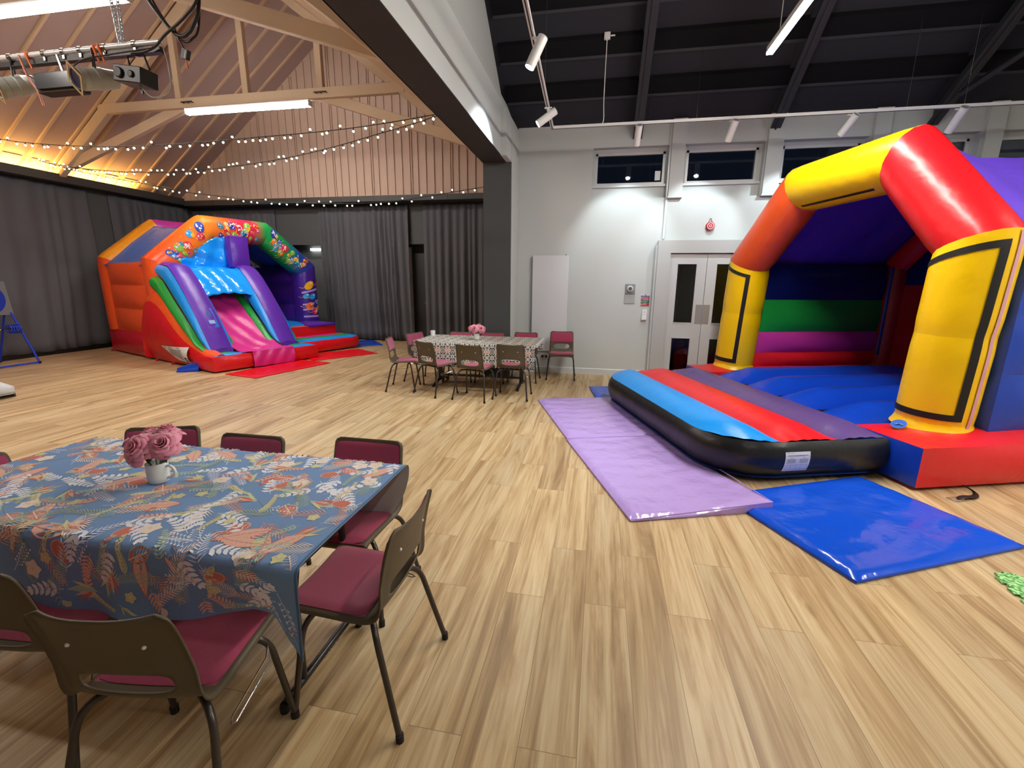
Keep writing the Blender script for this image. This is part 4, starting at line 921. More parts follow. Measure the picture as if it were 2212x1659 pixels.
def balloon(i, t, ph, r, c, spots=None, tail=True):
    Ls = (Vector(path[i+1])-Vector(path[i])).length
    def P_(x, y, o): return onarch(i, t+x/Ls, ph+y/.25, o)
    m_.fan([P_(r*cos(k*pi/9), r*1.12*sin(k*pi/9), .006) for k in range(18)], D[c], P_(0, 0, .010))
    m_.fan([P_(-r*.35+r*.22*cos(k), r*.4+r*.3*sin(k), .013) for k in range(6)], D['wht'] if c != 'wht' else D['cyan'])
    if spots:
        for k in range(7): a = rn.random()*6.3; q = r*(.15+.62*rn.random()); m_.fan([P_(q*cos(a)+r*.16*cos(j), q*sin(a)+r*.16*sin(j), .0145) for j in range(6)], D[spots])
    if tail:
        pts = [P_(.02*sin(j*1.3)*(1 if j else 0), -r*1.1-j*.028, .008) for j in range(5)]
        m_.tube(pts, .004, D['yel'], 4)
for i, n_, seq in ((1, 22, 1), (2, 22, 1), (3, 22, 1)):
    Ls = (Vector(path[i+1])-Vector(path[i])).length
    for k in range(n_):
        t = rn.uniform(.2, .86) if i == 1 else rn.uniform(.12, .88); ph = rn.uniform(-.75, .45)*(1 if i != 2 else 1); r = rn.choice([.03, .038, .045, .055, .065])
        balloon(i, t, ph, r, rn.choice(['bblue', 'cyan', 'teal', 'lime', 'bred', 'yel', 'pnk', 'orn']), rn.choice([None, 'wht', None, 'yel']), tail=k % 3 == 0)
    for k in range(26):
        t, ph = rn.uniform(.12, .9), rn.uniform(-.95, .75); m_.fan([onarch(i, t+.011*cos(j)/Ls, ph+.011*sin(j)/.25, .005) for j in range(5)], D[rn.choice(['wht', 'yel', 'pnk', 'cyan'])])
balloon(1, .86, .42, .085, 'bblue', 'wht'); balloon(1, .66, .48, .06, 'cyan'); balloon(1, .5, .0, .075, 'bred', 'wht'); balloon(1, .38, .25, .07, 'lime')
balloon(2, .5, .2, .085, 'bred', 'wht'); balloon(2, .38, .3, .065, 'bblue', 'wht'); balloon(2, .63, .25, .065, 'yel'); balloon(2, .55, -.2, .06, 'teal', 'cyan')
balloon(3, .12, .35, .085, 'bblue', 'wht'); balloon(3, .4, .0, .08, 'bred', 'wht'); balloon(3, .3, -.1, .06, 'teal'); balloon(3, .55, .15, .055, 'lime'); balloon(3, .68, -.15, .065, 'yel')
for t, ph, r, c in ((.28, .15, .10, 'yel'), (.46, .5, .065, 'cyan'), (.5, -.1, .07, 'cyan'), (.66, .25, .085, 'orn'), (.78, -.25, .075, 'bred'), (.62, -.5, .07, 'bblue'), (.72, -.75, .06, 'yel'), (.3, -.8, .06, 'pnk')): balloon(4, t, -ph, r, c, 'bred' if c == 'orn' else ('wht' if c in ('bred', 'bblue') else None))
for t in (.36, .60, .70, .84, .95):
    m_.grid(lambda u, v, t=t: onarch(4, t+.035*v+.02*u, -.85+1.5*u, .004), 10, 2, D['lil'])
m_.build('front_arch', L, 50)
# rear arch and roof between
m_ = MB(); arch_tube(m_, [(.2, .5), (.2, 1.92), (1.08, 2.66), (2.0, 2.66), (2.92, 1.86), (2.92, .5)], .24, 4.3, [V['orange'], V['amber'], V['pink'], V['green'], V['violet']], ax=0, seg=28, sq=2.6); m_.build('rear_arch', L, 50)
m_ = MB()
rq = [(-.02, 1.90), (.5, 2.40), (.98, 2.80), (1.6, 2.78), (2.3, 2.80), (2.8, 2.36), (3.46, 1.88)]
def roofL(u, v):
    k = min(len(rq)-2, int(v*(len(rq)-1))); t = v*(len(rq)-1)-k; x = rq[k][0]*(1-t)+rq[k+1][0]*t; z = rq[k][1]*(1-t)+rq[k+1][1]*t
    return (x+.06*sin(pi*u)*(1 if x < 1 else -1), ya+.1+(4.3-ya-.2)*u, z-.10*sin(pi*u)-.03)
m_.grid(roofL, 24, 36, V['steel'], flip=True); m_.build('roof_sheet', L, 60, solid=.003)
for k, (z0, z1) in enumerate(((.50, .98), (.98, 1.46), (1.46, 1.90))):
    m_ = MB(); m_.puff(.03, .36, 2.25, 4.15, z0, z1, (.075, .02, .01), V['orange'], base_flat=False); m_.build('side_rib', L, 40)
    m_ = MB(); m_.puff(3.10, 3.42, 2.25, 4.15, z0, z1, (.07, .02, .01), V['violet'], base_flat=False); m_.build('side_rib', L, 40)
    m_ = MB(); m_.puff(.4, 3.05, 4.1, 4.4, z0, z1, (.02, .07, .01), V['violet'], base_flat=False); m_.build('rear_rib', L, 40)
m_ = MB(); m_.puff(1.9, 3.1, 1.5, 4.0, .45, .56, (.01, .01, .05), V['sky']); m_.build('bed', L, 40)
m_ = MB(); m_.puff(2.75, 3.5, 1.32, 2.3, .50, .565, (.02, .02, .03), V['violet']); m_.build('corner_pad', L, 40)
# slide: profile of the slope (y, z)
def prof_z(y, pts):
    for (a, za), (c, zc_) in zip(pts, pts[1:]):
        if a <= y <= c: t = (y-a)/(c-a); return za+(zc_-za)*t
    return pts[-1][1] if y > pts[-1][0] else pts[0][1]
top = [(.26, .33), (.42, .56), (.62, .86), (.95, 1.29), (1.25, 1.62), (1.48, 1.81), (1.95, 1.87)]
mid = [(.28, .31), (.5, .48), (.84, .80), (1.32, 1.24), (1.62, 1.55), (1.95, 1.70)]
low = [(.30, .29), (.6, .46), (.98, .68), (1.42, 1.00), (1.73, 1.25), (1.95, 1.34)]
def wallslab(x0, x1, outer, nm):
    """slide wall: violet top, blue and green bands on both faces"""
    m_ = MB(); NY = 30
    def prow(i, which):
        t = i/NY
        pts = {'top': top, 'mid': mid, 'low': low}[which]; y = .26+(1.95-.26)*t
        return y, prof_z(max(pts[0][0], min(pts[-1][0], y)), pts)
    def topf(u, v): y, z = prow(round(u*NY), 'top'); return (x0+(x1-x0)*v, y, z+.05*(1-abs(2*v-1)**2.4)+.02*sin(pi*u))
    m_.grid(topf, NY, 10, V['violet'])
    for xx, sg in ((x0, -1), (x1, 1)):
        for a_, c_, mt in (('mid', 'top', V['sky']), ('low', 'mid', V['green'])):
            def sf(u, v, xx=xx, sg=sg, a_=a_, c_=c_):
                y0_, z0_ = prow(round(u*NY), a_); y1_, z1_ = prow(round(u*NY), c_); inn = (.05 if a_ == 'low' else 0)
                bul = (.10 if a_ == 'low' else .06)*(1-abs(2*v-1)**2.2)*min(1, u*6+.1); xo = xx+sg*(bul+(.05 if a_ == 'low' else .02*(1-v))-.0)
                return (xo, y0_+(y1_-y0_)*v, z0_+(z1_-z0_)*v)
            m_.grid(sf, NY, 8, mt, flip=(sg > 0))
        m_.grid(lambda u, v, xx=xx, sg=sg: (xx+sg*.04, prow(round(u*NY), 'low')[0], .1+(prow(round(u*NY), 'low')[1]-.1)*v), NY, 2, V['green'], flip=(sg > 0))
    m_.grid(lambda u, v: (x0+(x1-x0)*u, .26-.02*sin(pi*v), .1+.27*v), 4, 4, V['violet'])
    return m_.build(nm, L, 50)
slw = wallslab(.10, .46, True, 'slide_wall'); wallslab(1.38, 1.72, False, 'slide_wall')
m_ = MB(); sl = [(-.02, .30), (.15, .33), (.4, .42), (.7, .62), (1.0, .88), (1.3, 1.12), (1.6, 1.36), (1.95, 1.52)]
sy = smooth_path([(0, a, c) for a, c in sl], 5)
def sf(u, v):
    p = sy[int(round(u*(len(sy)-1)))]; return (.47+.90*v, p.y, p.z-.06*(1-(2*v-1)**2)*min(1, u*3)+.018*sin(v*19+u*23)*sin(pi*v)+.012*sin(u*47+v*9)*sin(pi*v))
m_.grid(sf, len(sy)-1, 24, V['hotpink'])
def flap(u, v): return (.60+.80*v, -.135-.02*sin(pi*u)+.008*sin(v*21+u*5)-.02*(1-u)*0, .315-.285*u)
m_.grid(lambda u, v: (.60+.80*v, -.02-.115*u, .335-.02*u*u), 4, 20, V['hotpink'], flip=True); m_.grid(flap, 10, 24, V['hotpink'], flip=True); m_.build('slide_sheet', L, 60, label='crinkled pink slide sheet draped over the foot')
m_ = MB(); m_.tube([(1.34, p.y, p.z+.012) for p in sy[4:]], .012, M_tape, 5); m_.build('sheet_seam', L, 50)
# foot of the slide
m_ = MB(); m_.puff(-.05, 1.98, -.06, .75, .03, .28, (.04, .05, .02), {'*': V['red'], 'z+': V['red']}); m_.build('slide_foot', L, 40)
for x0, x1, y0, y1, c in ((.02, .56, -.02, .1, 'sky'), (.02, .50, .1, .25, 'green'), (1.42, 1.95, -.02, .12, 'sky'), (1.46, 1.95, .12, .27, 'green')):
    m_ = MB(); m_.puff(x0, x1, y0, y1, .27, .285, (.0, .0, .035), {'z+': V[c], '*': V[c]}, pk=.002); m_.build('foot_band', L, 40, label={'sky': 'sky blue', 'green': 'green'}[c]+' band on the slide foot')
# red and orange side bag
sp = [(-.02, .28), (.3, .34), (.6, .46), (.86, .60), (1.22, .87), (1.56, 1.19), (1.85, 1.36), (2.1, 1.39), (2.3, 1.28), (2.44, 1.0), (2.48, .6), (2.46, .12)]
sq_ = smooth_path([(0, a, c) for a, c in sp], 4); ns = len(sq_)-1
m_ = MB()
def sb(u, v):
    p = sq_[int(round(u*ns))]; cc = Vector((0, 1.5, .15)); q = cc.lerp(p, 1-.0)
    return p
def sideface(u, v):
    p = sq_[int(round(u*ns))]; fl_ = Vector((0, max(0.0, min(2.44, p.y*.98+.02)), .04)); q = fl_.lerp(p, v); return (.04-.17*sin(pi*min(1, v*.93+.03))**.7*(min(1, u*2.5+.25)), q.y, q.z)
m_.grid(lambda u, v: sideface(u, v*.84), ns, 16, V['red'], flip=True); m_.grid(lambda u, v: sideface(u, .84+.16*v), ns, 6, V['orange'], flip=True)
m_.grid(lambda u, v: (lambda p: (sideface(u, 1)[0]+(.17-sideface(u, 1)[0]+.04)*v, p.y, p.z+.035*sin(pi*v)))(sq_[int(round(u*ns))]), ns, 8, V['orange'], flip=True)
sbg = m_.build('side_bag', L, 60, label='red bulging side with an orange upper band')
# label on the side
m_ = MB()
def ls(a, c, off=-.012):
    y = 1.70-1.06*a; zt_ = .36+.05*a; zb_ = .12+.235*max(0, 1-a/.5); z = zb_+(zt_-zb_)*c
    # x of the side bulge at this point
    pz = prof_z(y, sp[:8]); v = (z-.04)/(pz-.04); x = .04-.17*sin(pi*min(1, v*.93+.03))**.7
    return Vector((x+off, y, z))
m_.grid(lambda u, v: ls(u, v), 10, 6, M_label, flip=False)
def lb(a0, a1, c0_, c1_, mt): m_.add([ls(a0, c0_, -.016), ls(a1, c0_, -.016), ls(a1, c1_, -.016), ls(a0, c1_, -.016)], [(0, 1, 2, 3)], mt)
for k in range(9): lb(.3, .8, .1+k*.085, .14+k*.085, M_ink2)
lb(.3, .75, .90, .93, M_ink); lb(.86, .95, .22, .34, M_ink); lb(.86, .95, .05, .17, M_ink); lb(.1, .2, .7, .76, M_ink); lb(.12, .17, .62, .78, M_ink)
m_.build('rating_label', sbg, 0)
# badge on the left violet wall
m_ = MB()
def tw(x, y, o=.058): return Vector((x, y, prof_z(y, top)+o))
m_.add([tw(.22, .50), tw(.40, .50), tw(.40, .74), tw(.22, .74)], [(0, 1, 2, 3)], M_badge)
m_.fan([tw(.31+.045*cos(k*.5), .66+.045*sin(k*.5), .064) for k in range(13)], mat('badge_deep', '#123a9c', .4)); m_.add([tw(.26, .54, .066), tw(.36, .54, .066), tw(.36, .58, .066), tw(.26, .58, .066)], [(0, 1, 2, 3)], mat('badge_mark', '#8fb2e6', .4))
m_.build('badge', slw, 0)
# blue sheet over the slide and the violet pillar
m_ = MB()
def hood(u, v):
    y = .98+(1.86-.98)*u; x = .40+(1.48-.40)*v; z = prof_z(y, top)-.07+.05*u; ar = .09*sin(pi*v)*(1-u)
    return (x, y+ar*.8, z+ar*.75+.01*sin(pi*v)+.012*sin(x*30+y*9)*sin(pi*v))
m_.grid(hood, 24, 36, vinyl('hood_sky', '#1496f4', .14, 1.0))
m_.build('slide_hood', L, 60, label='sky blue sheet stretched over the top of the slide', solid=.003)
m_ = MB()
def tri(u, v):
    xa, xb = .22, 1.34; x = xa+(xb-xa)*v; zt2 = 1.93+(2.52-1.93)*((x-xa)/(xb-xa)); return (x, 1.84-.02*sin(u*9+v*13)*sin(pi*u)+.03*sin(v*17)*sin(pi*u), 1.82+(zt2-1.82)*u)
m_.grid(tri, 12, 20, vinyl('hood_sky', '#1496f4', .14, 1.0)); m_.build('hood_gable', L, 60, solid=.003)
m_ = MB(); m_.puff(1.34, 1.70, 1.62, 1.86, 1.84, 2.46, (.03, .03, .02), V['violet'], base_flat=False); m_.build('slide_pillar', L, 40)
# striped step on the right
m_ = MB(); x0, x1, y0, y1, cr = 1.98, 3.62, .52, 1.36, .3
def xr(y):
    d = y0+cr-y
    return x1 if d <= 0 else x1-(cr-sqrt(max(0, cr*cr-d*d)))
for ya_, yb_, c in ((y0, .80, 'sky'), (.80, 1.02, 'green'), (1.02, y1, 'hotpink')):
    def st2(u, v, ya_=ya_, yb_=yb_): y = ya_+(yb_-ya_)*u; return (x0+(xr(max(y, y0+.001))-x0)*v, y, .275+.045*(1-abs(2*u-1)**2.2)*min(1, min(v, 1-v)*12+.1)*(0 if (ya_ == y0 and u < .02) else 1))
    m_.grid(st2, 8, 30, V[c], flip=True)
ol = [(x0, y0)]+[(x0+(x1-cr-x0)*k/8, y0) for k in range(1, 9)]+[(x1-cr+cr*sin(t*pi/16), y0+cr-cr*cos(t*pi/16)) for t in range(1, 9)]+[(x1, y0+cr+.1), (x1, y1)]
def os_(u, v):
    i = int(round(u*(len(ol)-1))); p = Vector(ol[i]); a, c_ = Vector(ol[max(0, i-1)]), Vector(ol[min(len(ol)-1, i+1)]); t = (c_-a).normalized(); q = p+Vector((t.y, -t.x))*.05*(1-abs(2*v-1)**2.2); return (q.x, q.y, .03+.245*v)
m_.grid(os_, len(ol)-1, 10, V['red']); m_.build('step', L, 50, label='rounded red step with blue, green and pink stripes')
for p in ((.05, 2.2), (.05, 4.45), (.1, 1.5)): m_ = MB(); m_.grid(lambda u, v: (-.03-.03*u, p[1]+.1*(v-.5)*(1-.4*u), .05-.045*u), 3, 3, V['crimson']); m_.build('anchor_tab', L, 0, solid=.004)
# blue foam block beside the slide
m_ = MB(); m_.puff(-.17, .17, -.11, .11, 0, .15, (.01, .01, .02), V['blue'])
m_.v = [(x, y*(1-.35*(z > .06)), z*(.75+.6*x/.34*1)) for x, y, z in m_.v]
o = m_.build('foam_block', None, 40); o.location = (-7.08, 6.64, 0); o.rotation_euler = (0, 0, radians(25)); tag(o, 'royal blue vinyl block on the floor beside the slide side label', 'foam block')

# ================================================================== CURTAINS
def curtain(P0, P1, z0, z1, nrm, lab, seed, amp=.045, wl=.16, drape=0, cat='curtain', swag=0):
    P0, P1 = Vector(P0), Vector(P1); Ln = (P1-P0).length; d = (P1-P0)/Ln; n = Vector(nrm); rn = random.Random(seed)
    ph = []; x = 0
    while x < Ln+1: ph.append(x); x += wl*rn.uniform(.6, 1.5)
    am = [amp*rn.uniform(.5, 1.2) for _ in ph]; tw_ = [rn.uniform(-.05, .05) for _ in ph]
    def depth(x, h):
        x = x+drape*h*(1-h*.3)
        for i in range(len(ph)-1):
            if ph[i] <= x < ph[i+1]:
                t = (x-ph[i])/(ph[i+1]-ph[i]); k = .45+.55*min(1, (1-h)*1.6+.15); return am[i]*k*(1-cos(2*pi*t))/2*(1+.4*tw_[i]*20*(1-h))
        return 0
    m_ = MB(); N1, N2 = int(Ln/.022), 16
    def fn(u, v):
        x = Ln*u; h = v; p = P0+d*(x+swag*(1-h)**1.3*(u-.0)); q = p+n*(.012+depth(x, h)); return (q.x, q.y, z0+(z1-z0)*v+.01*sin(x*3)*(1-v))
    m_.grid(fn, N1, N2, mat('curtain_grey', '#5c5d63', .9, spec=.15, sheen=.15)); o = m_.build('curtain', None, 70, solid=.003); tag(o, lab, cat, 'dark grey floor length curtains of the left hall'); return o
curtain((-11.38, 1.5, 0), (-11.38, 8.72, 0), .09, 3.5, (1, 0, 0), 'dark grey curtain along the left wall, behind the ring target game', 1, .06, .3, -.35, swag=.05)
curtain((-11.38, 9.2, 0), (-11.38, 11.3, 0), .09, 3.5, (1, 0, 0), 'dark grey curtain in the far left corner, behind the orange inflatable side', 2, .05, .2)
curtain((-11.3, 11.42, 0), (-8.72, 11.42, 0), .06, 3.42, (0, -1, 0), 'dark grey curtain directly behind the balloon printed arch', 3, .05, .15)
curtain((-7.38, 11.42, 0), (-4.88, 11.42, 0), .04, 3.46, (0, -1, 0), 'wide grey curtain between the slide inflatable and the dark door gap', 4, .11, .16, .1, swag=-.0)
curtain((-4.50, 11.42, 0), (-2.75, 11.42, 0), .04, 3.46, (0, -1, 0), 'grey curtain beside the dark pillar, behind the patterned table', 5, .10, .15)
m_ = MB(); m_.box(-11.36, -11.34, 5, 11, 0, .09, M_dark); struct(m_.build('baseboard_left', smooth=0))
m_ = MB(); m_.box(-8.1, -7.75, 11.93, 11.995, 2.40, 2.46, mat('wall_light_glow', '#ffffff', .4, emit=5)); tag(m_.build('wall_light', smooth=0), 'small glowing wall light between the arch and the wide grey curtain', 'light')
m_ = MB(); m_.box(-4.95, -4.4, 11.62, 11.68, 0, 2.3, mat('dark_door', '#1d1f20', .5)); m_.box(-4.98, -4.93, 11.5, 11.62, 0, 2.45, M_lampwhite); o = struct(m_.build('door_3', smooth=0)); m_ = MB(); m_.box(-4.62, -4.5, 11.59, 11.62, 1.0, 1.03, M_chrome); m_.build('door_handle', o, 0)

# ================================================================== STRING LIGHTS
M_wire = mat('black_wire', '#0d0d0d', .6); M_bulb = mat('warm_bulb', '#ffffff', .3, emit=E_BULB, ecol='#f6ffd8')
bulb_me = None
def string(pts, gap, lab, seed):
    global bulb_me
    path = smooth_path(pts, 8); root = thing('string_lights', lab, 'string lights', tuple(path[0]), 0, 'festoon light strings in the left hall'); o0 = path[0]; rn = random.Random(seed)
    P_ = [p-o0 for p in path]; m_ = MB(); m_.tube(P_, .005, M_wire, 5)
    L_ = [0]
    for i in range(1, len(P_)): L_.append(L_[-1]+(P_[i]-P_[i-1]).length)
    x = gap*.5; k = 0; bl = []
    while x < L_[-1]-.05:
        i = 1
        while L_[i] < x: i += 1
        p = P_[i-1].lerp(P_[i], (x-L_[i-1])/(L_[i]-L_[i-1])); a = rn.choice((1, -1, -1)); d = Vector((rn.uniform(-.012, .012), rn.uniform(-.02, .02), a*.022)); m_.tube([p, p+d], .0065, M_wire, 5)
        bl.append(p+d*1.45); x += gap*rn.uniform(.65, 1.4); k += 1
    m_.build('wire', root, 60)
    for q in bl:
        if bulb_me is None:
            mm = MB(); mm.sphere((0, 0, 0), .0135, M_bulb, 5); o = mm.build('bulb', root, 80); bulb_me = o; o.location = q
        else:
            o = bulb_me.copy(); C.objects.link(o); o.parent = root; o.location = q
string([(-9.6, 5.58, 3.74), (-8.58, 5.57, 3.53), (-7.84, 5.56, 3.43), (-6.96, 5.55, 3.36), (-6.19, 5.54, 3.33), (-5.3, 5.53, 3.33), (-4.33, 5.52, 3.35), (-3.42, 5.51, 3.37), (-2.68, 5.5, 3.41), (-1.91, 5.49, 3.48)], .125, 'uppermost string of small warm bulbs, reaching the left frame edge', 1)
string([(-11.1, 7.77, 3.86), (-10.03, 7.51, 3.65), (-8.68, 7.17, 3.46), (-7.48, 6.87, 3.33), (-6.4, 6.6, 3.26), (-5.33, 6.33, 3.24), (-4.38, 6.1, 3.25), (-3.53, 5.89, 3.3), (-2.78, 5.7, 3.37), (-2.24, 5.56, 3.42), (-1.91, 5.49, 3.47)], .118, 'middle string of small warm bulbs, sagging in front of the battened gable', 2)
string([(-11.1, 7.8, 3.86), (-10.4, 7.78, 3.69), (-9.52, 7.75, 3.51), (-8.66, 7.73, 3.36), (-7.73, 7.7, 3.18), (-6.92, 7.68, 3.08), (-6.14, 7.66, 2.98), (-5.2, 7.63, 2.92), (-4.29, 7.61, 2.89), (-3.43, 7.58, 2.91), (-2.68, 7.56, 2.99), (-1.91, 7.54, 3.08)], .15, 'lowest string of small warm bulbs, sagging in front of the grey curtains', 3)

# ================================================================== STAGE LIGHT BAR (left hall)
YR = 4.0; M_pole = mat('white_pole', '#dfe3e6', .3, .3); M_gran = mat('lamp_grey', '#a9b0a8', .45); M_lampblk = mat('lamp_black', '#1b1c1e', .45); M_orange = mat('orange_cord', '#f0783c', .6); M_pinkc = mat('salmon_cord', '#d98a78', .6); M_blueL = mat('blue_gel', '#0c2048', .45, spec=.2); M_card = mat('card', '#b0966a', .8)
root = thing('lighting_bar', 'white horizontal stage lighting pole hung on chains', 'lighting bar', (-4.05, YR, 3.70))
m_ = MB(); m_.tube([(-4.5, 0, 0), (0, 0, 0)], .024, M_pole, 12); m_.build('pole', root, 50)
m_ = MB(); m_.box(-4.4, -.02, .0, .06, -.075, -.03, M_lampblk); m_.build('cable_tray', root, 0)
for x in (-.28, -.62, -.9, -1.1, -1.33, -1.75, -1.95): m_ = MB(); m_.tube([(x-.018, 0, 0), (x+.018, 0, 0)], .031, M_chrome, 12); m_.box(x-.012, x+.012, -.012, .012, -.06, -.02, M_chrome); m_.build('clamp', root, 50)
for x in (-1.52, -.72, -.66): m_ = MB(); m_.tube([(x, -.028, .02), (x+.02, -.035, -.04), (x+.05, -.03, -.13)], .009, M_orange, 6); m_.tube([(x-.018, 0, 0), (x+.018, 0, 0)], .030, M_orange, 10); m_.build('tie', root, 50)
def chain(P, zt, lean, lab):
    m_ = MB(); z = 0; k = 0; nn = 0
    while z < zt-P[2]:
        a = (pi/2)*(k % 2); pts = [(.013*cos(t)*cos(a)+lean*z, .013*cos(t)*sin(a), z+.021*sin(t)) for t in [j*pi/5 for j in range(10)]]
        m_.tube(pts, .0055, mat('galvanised', '#cfdcea', .3, .5), 6, closed=True); z += .030; k += 1
    o = m_.build('chain', None, 60); o.location = P; tag(o, lab, 'chain', 'galvanised chains holding the stage light bar')
chain((-4.49, YR, 3.73), 4.75, -.075, 'left galvanised chain rising from the stage light bar'); chain((-4.455, YR, 3.73), 4.75, .03, 'right galvanised chain rising from the stage light bar')
def can(P, d, Lc, r, face, lab, seed, colr=None):
    root = thing('stage_light', lab, 'stage light', P); d = Vector(d).normalized(); u = d.orthogonal().normalized(); v = d.cross(u)
    def ring(p, r_, n=20): return [p+(u*cos(2*pi*k/n)+v*sin(2*pi*k/n))*r_ for k in range(n)]
    c = Vector((0, 0, -.25)); rs = [(-.5, .5), (-.48, .85), (-.2, 1), (-.18, 1.06), (.0, 1.06), (.02, 1), (.22, 1), (.24, 1.08), (.4, 1.08), (.42, .95), (.5, .95)]
    m_ = MB(); vs = []
    for h, q in rs: vs += ring(c+d*Lc*h, r*q)
    n = 20; m_.add(vs, [(i*n+k, i*n+(k+1) % n, (i+1)*n+(k+1) % n, (i+1)*n+k) for i in range(len(rs)-1) for k in range(n)]+[tuple(range(n))], colr or M_gran); m_.build('housing', root, 30)
    m_ = MB()
    m_.fan(ring(c+d*Lc*.46, r*.9), face); m_.build('lens', root, 0)
    m_ = MB(); s_ = u*(r+.02); m_.tube([c+s_, c+s_+Vector((0, 0, .1)), Vector((0, 0, -.05))+s_*.6, Vector((0, 0, -.05))-s_*.6, c-s_+Vector((0, 0, .1)), c-s_], .008, M_lampblk, 6); m_.tube([(0, 0, 0), (0, 0, -.06)], .012, M_chrome, 8); m_.build('yoke', root, 40)
    m_ = MB(); b0 = c+d*Lc*.5; w_ = r*1.15
    m_.add([b0-u*w_-v*w_, b0+u*w_-v*w_, b0+u*w_+v*w_, b0-u*w_+v*w_]+[b0-u*r*.9-v*r*.9, b0+u*r*.9-v*r*.9, b0+u*r*.9+v*r*.9, b0-u*r*.9+v*r*.9], [(0, 1, 5, 4), (1, 2, 6, 5), (2, 3, 7, 6), (3, 0, 4, 7)], M_card); m_.build('gel_frame', root, 0, solid=.003)
    return root
can((-5.80, YR, 3.70), (-.35, -.84, -.42), .34, .085, mat('amber_gel', '#5a2412', .25), 'pale stage light with a reddish lens, leftmost on the bar', 1)
can((-4.83, YR, 3.70), (-.32, -.9, -.3), .34, .09, M_blueL, 'pale stage light with a blue lens, beside the black floodlight', 2)
root = thing('floodlight', 'long black floodlight between the two pale stage lights', 'floodlight', (-5.22, YR, 3.70))
m_ = MB(); m_.prism([(-.08, -.19), (.03, -.17), (.08, -.28), (.05, -.36), (-.06, -.36)], -.24, .24, 0, M_lampblk); m_.build('housing', root, 0, bevel=.008)
m_ = MB(); m_.box(-.22, .22, -.088, -.07, -.33, -.2, mat('flood_glass', '#3a4046', .2)); m_.build('glass', root, 0)
m_ = MB(); m_.tube([(-.02, 0, 0), (.0, 0, -.08), (.03, 0, -.2)], .014, M_chrome, 8); m_.build('yoke', root, 40)
root = thing('projector_lamp', 'square black stage lamp at the right end of the bar, a cable loop below', 'stage light', (-4.33, YR, 3.70))
m_ = MB(); m_.T = Matrix.Rotation(radians(9), 4, 'Y'); m_.box(-.15, .15, -.09, .09, -.34, -.20, M_lampblk); m_.cyl((-.08, -.09, -.27), (-.08, -.11, -.27), .045, M_dark, 14); m_.cyl((.05, -.09, -.27), (.05, -.105, -.27), .03, M_dark, 14); m_.build('housing', root, 30, bevel=.015)
m_ = MB(); m_.tube([(-.09, 0, -.2), (-.10, 0, -.09), (.08, 0, -.09), (.12, 0, -.22)], .009, M_lampblk, 6); m_.tube([(0, 0, 0), (0, 0, -.1)], .013, M_chrome, 8); m_.build('yoke', root, 40)
m_ = MB(); m_.box(-.012, .012, -.006, .006, -.41, -.36, M_lampblk); m_.build('latch', root, 0)
def cable(pts, r, mt, lab, n='cable'):
    m_ = MB(); p0 = Vector(pts[0]); m_.tube([p-p0 for p in smooth_path(pts, 8)], r, mt, 7); o = m_.build(n, None, 60); o.location = p0; tag(o, lab, 'cable'); return o
cable([(-4.33, YR-.02, 3.36), (-4.2, YR-.02, 3.25), (-4.02, YR, 3.30), (-4.0, YR, 3.5), (-4.03, YR, 3.66)], .006, M_gran, 'grey cable looping below the square black lamp')
cable([(-4.25, YR, 4.25), (-4.09, YR, 4.0), (-3.96, YR, 3.83), (-3.86, YR, 3.74), (-3.77, YR, 3.73), (-3.68, YR, 3.80), (-3.60, YR, 3.95), (-3.56, YR, 4.3)], .016, M_lampblk, 'thick black cable bundle swagged right of the stage light bar')
cable([(-4.22, YR+.03, 4.28), (-4.06, YR+.03, 3.97), (-3.93, YR+.03, 3.78), (-3.83, YR+.03, 3.70), (-3.74, YR+.03, 3.71), (-3.65, YR+.03, 3.82), (-3.58, YR+.03, 4.3)], .010, M_lampblk, 'thinner black cable hanging just under the thick swag')
cable([(-3.50, YR-.03, 4.3), (-3.57, YR-.03, 4.0), (-3.72, YR-.03, 3.86), (-3.95, YR-.03, 3.74), (-4.07, YR-.03, 3.66), (-4.2, YR-.03, 3.62), (-4.35, YR-.03, 3.62)], .012, M_lampblk, 'black cable running from the roof down to the end of the light bar')
cable([(-4.1, YR-.04, 3.64), (-4.6, YR-.04, 3.62), (-4.9, YR-.04, 3.60), (-5.15, YR-.04, 3.5), (-5.45, YR-.04, 3.47), (-5.65, YR-.04, 3.55)], .007, mat('brown_cable', '#3a231d', .6), 'thin brown cable drooping between the stage lights')
cable([(-5.64, YR-.04, 3.69), (-5.58, YR-.04, 3.5), (-5.5, YR-.04, 3.38), (-5.46, YR-.04, 3.24)], .009, M_pinkc, 'salmon cord hanging beside the leftmost stage light', 'cord')
root = thing('cable_plug', 'small black plug with an orange tie hanging under the cable swag', 'plug', (-3.80, YR, 3.58))
m_ = MB(); m_.T = Matrix.Rotation(radians(20), 4, 'Y'); m_.box(-.03, .03, -.02, .02, -.04, .04, M_lampblk); m_.box(.006, .022, -.022, -.02, -.035, .03, M_gran); m_.build('body', root, 0, bevel=.006)
m_ = MB(); m_.tube([(0, 0, -.04), (.005, 0, -.12)], .007, M_orange, 6); m_.build('tie', root, 50); m_ = MB(); m_.tube([(0, 0, .03), (-.05, 0, .12), (-.08, 0, .22)], .007, M_lampblk, 6); m_.build('lead', root, 50)

